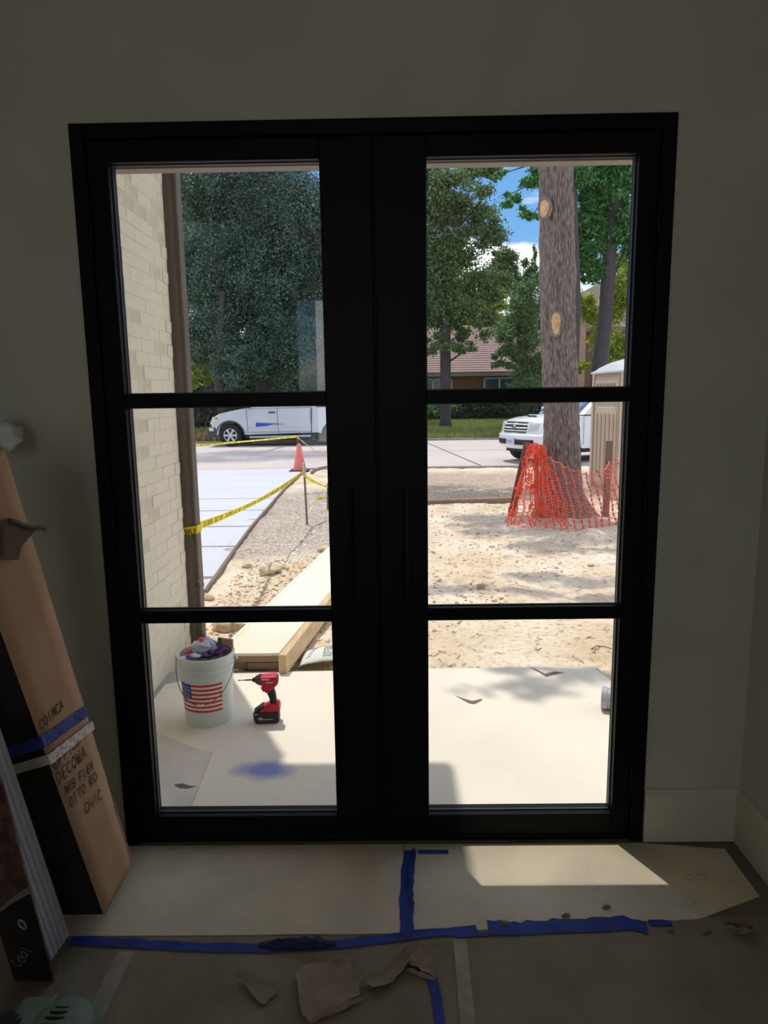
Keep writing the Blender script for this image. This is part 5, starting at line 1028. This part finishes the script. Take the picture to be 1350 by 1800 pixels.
slab('end_board', (xl0, xr0+.002, y0+.004), (xl0+.006, xr0+.008, y0+.042), .036, .078, M_lumd, bevel=.003)
slab('under_board', (xl0, xl0+.165, y0+.03), (xl0+.006, xl0+.165, y0+.07), -.018, .028, M_lumd, bevel=.003)
slab('under_board', (xl0+.17, xr0, y0+.02), (xl0+.17, xr0, y0+.06), -.018, .026, M_lumd, bevel=.003)
slab('inner_joist', (-.9, -.86, 1.8), (-.5, -.46, 4.7), -.06, .076, M_lumd)
# printed sack to the right of the ramp
bp_ = atZ(560, 1172, -.04); bg_ = thing('paper_sack', 'white printed paper sack lying right of the ramp', 'sack', (bp_.x, bp_.y+.02, -.06), .06)
M_sack = mat('white_sack', srgb(232, 234, 228), .8, var=.04); M_prt = mat('grey_sack_print', srgb(120, 124, 120), .8)
def sk(u, v):
    x = -.13+.42*u; y = -.0+.26*v; e_ = math.sin(PI*min(1, max(0, u*.98+.01)))**.5*math.sin(PI*min(1, v*.9+.08))**.5; return (x+.02*v, y, .005+.085*e_+.004*noise.noise(Vector((u*6, v*6, 0))))
MB().grid(sk, 24, 16).build('sack_body', M_sack, bg_, smooth='all', solid=.002)
m = MB(); r3 = random.Random(3)
for row_ in range(11):
    u = .36
    while u < .9:
        w_ = r3.uniform(.015, .06)
        if r3.random() < .8:
            a = sk(u, .12+row_*.06); b = sk(min(.95, u+w_), .12+row_*.06); c_ = sk(min(.95, u+w_), .145+row_*.06); d_ = sk(u, .145+row_*.06); m.add([(q[0], q[1], q[2]+.0025) for q in (a, b, c_, d_)], [(0, 1, 2, 3)])
        u += w_+.012
m.build('printed_text_block', M_prt, bg_, fix=False)
m = MB()
for k_ in range(6): a = sk(.10+.02*k_, .2+.11*k_); b = sk(.17+.02*k_, .24+.11*k_); m.tube([(a[0], a[1], a[2]+.003), (b[0], b[1], b[2]+.003)], .0016, 4)
m.build('stitching', M_prt, bg_)
# ---------------------------------------------------------------- bucket and contents
BC = (-.925, 1.065, -.0165); bk = thing('bucket', 'white plastic bucket with a flag print on the porch by the brick wall', 'bucket', BC)
M_pail = mat('white_pail', srgb(232, 236, 232), .4, trans=.12, spec=.5)
def rad_b(z): return .119+(.139-.119)*z/.36
pr = [(0, .0), (.118, .0), (rad_b(.01), .008), (rad_b(.27), .27), (rad_b(.27)+.006, .274), (rad_b(.28)+.006, .279), (rad_b(.285), .283), (rad_b(.30), .30), (rad_b(.3)+.007, .304), (rad_b(.31)+.007, .309), (rad_b(.315), .313), (rad_b(.33), .33), (rad_b(.33)+.008, .334), (rad_b(.36)+.008, .362), (rad_b(.36)+.002, .368), (rad_b(.36)-.006, .365), (rad_b(.3)-.005, .30), (rad_b(.01)-.004, .012), (0, .012)]
MB().lathe(pr, 56).build('pail', M_pail, bk, smooth=True)
F0, F1 = math.radians(-90-60), math.radians(-90+48)
def cylp(u, z, off): t = F0+(F1-F0)*u; r = rad_b(z)+off; return (r*math.cos(t), r*math.sin(t), z)
z0f, z1f = .085, .235
fl = MB().grid(lambda u, v: cylp(u, z0f+(z1f-z0f)*v, .0008), 24, 4).build('flag_print', mat('flag_white', srgb(240, 236, 230), .6), bk, smooth='all')
for i in range(0, 13, 2):
    a, b = z1f-(z1f-z0f)*(i+1)/13, z1f-(z1f-z0f)*i/13; u0 = .34 if i < 7 else 0
    MB().grid(lambda u, v: cylp(u0+(1-u0)*u, a+(b-a)*v, .0014), 24, 1).build('red_stripe', mat('flag_red', srgb(212, 52, 56), .6), fl, smooth='all')
zc = z1f-(z1f-z0f)*7/13
MB().grid(lambda u, v: cylp(.34*u, zc+(z1f-zc)*v, .0016), 8, 3).build('blue_canton', mat('flag_blue', srgb(36, 64, 160), .6), fl, smooth='all')
m = MB()
for i in range(5):
    for j in range(8):
        c_ = Vector(cylp(.03+.036*j+(.018 if i % 2 else 0), zc+.010+.0135*i, .0024)); t = math.atan2(c_.y, c_.x); ex_ = Vector((-math.sin(t), math.cos(t), 0)); ez_ = Vector((0, 0, 1))
        if .03+.036*j+(.018 if i % 2 else 0) < .33: m.add([c_+(ex_*math.sin(a)+ez_*math.cos(a))*(.0042 if k_ % 2 == 0 else .0018) for k_, a in enumerate([q*PI/5 for q in range(10)])], [tuple(range(10))])
m.build('white_stars', MC['flag_white'], fl, fix=False)
# wire bail hanging down the front
RT = .151; hp = []
for i in range(25):
    a = PI*i/24; hp.append((RT*math.cos(a+PI), -RT*.92*math.sin(a)-.01, .335-.20*math.sin(a)**.8*(.75+.25*math.sin(a))))
tiltz = lambda p: (p[0], p[1], p[2])
MB().tube([tiltz(p) for p in hp], .0022, 6).build('wire_handle', mat('steel_wire', srgb(120, 118, 116), .4, .7), bk, smooth='all')
g = hp[11:14]; MB().tube([(p[0], p[1], p[2]) for p in g], .0065, 10).build('handle_grip', mat('white_grip', srgb(236, 236, 236), .4), bk, smooth='all')
for sx in (-1, 1): MB().tube([(sx*.142, 0, .335), (sx*.162, 0, .335)], .012, 10).build('handle_ear', M_pail, bk)
def inb(x, y, z): return (BC[0]+x, BC[1]+y, BC[2]+z)
M_purple = mat('purple_cloth', srgb(104, 66, 132), .85, var=.12, vs=12)
def cloth(u, v):
    a = -2.3+4.3*u; r = .116*v; x = r*math.cos(a)+.02*(1-v); y = r*math.sin(a); return inb(x, y, .365-.030*(1-v)+.04*noise.noise(Vector((x*22, y*22, 1)))+.02*v*math.sin(u*3))
tag(MB().grid(cloth, 40, 12).build('purple_cloth', M_purple, smooth='all', solid=.004), 'purple cloth stuffed in the right side of the bucket', 'cloth')
lump('plastic_bag', 'clear white plastic bag on top of the bucket contents', 'bag', inb(-.035, .03, .378), (.052, .045, .034), mat('cloudy_bag', srgb(216, 220, 228), .35, var=.08), 51, n=14, rough=.4)
for i, (x, y, z, lab) in enumerate([(-.088, -.01, .365, 'red plastic cap at the left in the bucket'), (-.030, .03, .415, 'red plastic cap on top of the clear bag')]):
    o = MB().lathe([(0, -.012), (.018, -.012), (.018, 0), (.010, .006), (.010, .016), (0, .018)], 20, rotm(rx=.5, ry=.3, t=inb(x, y, z))).build('bottle_cap', mat('red_cap', srgb(232, 96, 92), .5), smooth=True); tag(o, lab, 'cap')
bc = thing('printed_bottle', 'white and blue printed plastic bottle lying at the front of the bucket', 'bottle', inb(-.065, -.06, .345)); Mb = rotm(ry=PI/2-.15, rz=.35)
MB().lathe([(0, -.055), (.024, -.055), (.026, -.045), (.026, .03), (.014, .045), (.012, .055), (0, .055)], 24, Mb).build('bottle_body', mat('bottle_white', srgb(226, 228, 240), .4), bc, smooth=True)
MB().lathe([(.0265, -.02), (.0265, .018)], 24, Mb).build('blue_label', mat('label_blue', srgb(50, 70, 180), .5, col2=srgb(235, 235, 245), vs=45), bc, smooth=True)
b2_ = thing('printed_bottle', 'purple and white bottle tipped at the back of the bucket', 'bottle', inb(.0, .075, .37)); Mb = rotm(ry=1.0, rz=2.6)
MB().lathe([(0, -.05), (.028, -.05), (.03, -.04), (.03, .04), (.022, .048), (0, .05)], 24, Mb).build('bottle_body', mat('lavender_plastic', srgb(196, 188, 226), .4), b2_, smooth=True)
MB().lathe([(.0, .048), (.023, .048), (.023, .066), (0, .066)], 20, Mb).build('dark_cap', mat('purple_cap', srgb(70, 60, 100), .5), b2_, smooth=True)
cb = thing('cardboard_tab', 'folded cardboard tab with a green end standing in the bucket', 'cardboard', inb(.085, .055, .32))
MB().box(-.012, .05, -.006, .006, 0, .095, rotm(rz=-.3)).build('card', M_card, cb); MB().box(-.036, -.013, -.007, .006, .05, .096, rotm(rz=-.3)).build('green_end', mat('green_print', srgb(30, 120, 60), .6), cb)
# ---------------------------------------------------------------- impact driver
M_red = mat('red_tool', srgb(206, 40, 62), .45); M_tblk = mat('black_tool', srgb(46, 44, 44), .6); M_dgy = mat('grey_metal', srgb(96, 92, 92), .4, .5)
dr = thing('impact_driver', 'red and black cordless impact driver standing on its battery on the porch', 'power tool', (-.612, 1.02, -.0165), .06)
K1, K2 = .00049, .000485
def D(*q): return [((u-1040)*K1, (945-v)*K2) for u, v in q]
def part(nm, pts, hw, m, bev=.006, par=dr): return MB().prism(D(*pts), -hw, hw).build(nm, m, par, bevel=bev)
part('battery', [(902, 815), (1168, 815), (1172, 925), (1150, 945), (925, 945), (905, 905)], .036, M_tblk, .008)
part('battery_foot', [(905, 850), (930, 812), (975, 765), (1010, 750), (1010, 818), (905, 830)], .030, M_tblk, .006)
part('tool_base', [(945, 822), (1010, 760), (1085, 728), (1165, 725), (1182, 745), (1182, 815), (1150, 826)], .031, M_red, .008)
part('grip', [(1035, 590), (1120, 550), (1140, 640), (1150, 740), (1080, 742), (1068, 670)], .0175, M_tblk, .009)
part('housing', [(985, 430), (1150, 425), (1168, 440), (1166, 520), (1120, 560), (1050, 612), (1010, 575), (1000, 520), (975, 500)], .030, M_red, .011)
part('trigger', [(985, 560), (1015, 575), (1035, 610), (1005, 605)], .008, M_tblk, .002)
ax = (945-475)*K2
def lx(prf_, nm, m): return MB().lathe(prf_, 24, rotm(ry=-PI/2, t=(0, 0, ax))).build(nm, m, dr, smooth=True)
X_ = lambda u: -(u-1040)*K1
lx([(.031, X_(990)), (.029, X_(975)), (.022, X_(945)), (.014, X_(925)), (.0, X_(925))], 'nose_cone', M_dgy)
lx([(.011, X_(930)), (.011, X_(903)), (0, X_(903))], 'bit_collar', M_tblk)
lx([(.0035, X_(905)), (.0035, X_(820)), (.0, X_(820))], 'bit_holder', M_tblk)
lx([(.0025, X_(822)), (.0025, X_(770)), (.0045, X_(762)), (.0015, X_(752)), (0, X_(752))], 'screwdriver_bit', mat('bit_steel', srgb(170, 165, 160), .3, .8))
part('rear_cap', [(1150, 432), (1172, 440), (1172, 512), (1150, 525)], .026, M_tblk, .004)
m = MB(); m.box((1000-1040)*K1, (1085-1040)*K1, -.0312, -.0300, ax+.008, ax+.014); m.box((1045-1040)*K1, (1120-1040)*K1, -.0312, -.0300, ax-.008, ax-.003); m.build('white_marking', mat('white_print', srgb(236, 230, 230), .6), dr)
m = MB(); m.box((955-1040)*K1, (1000-1040)*K1, -.0372, -.0360, .030, .036); m.box((955-1040)*K1, (1110-1040)*K1, -.0372, -.0360, .024, .027); m.box((918-1040)*K1, (950-1040)*K1, -.0372, -.036, .052, .056); m.build('battery_marking', MC['white_print'], dr)
m = MB(); m.tube([(0.03, -.004, ax-.028), (.045, -.0305, ax-.028)], .004, 8); m.build('direction_button', M_tblk, dr)
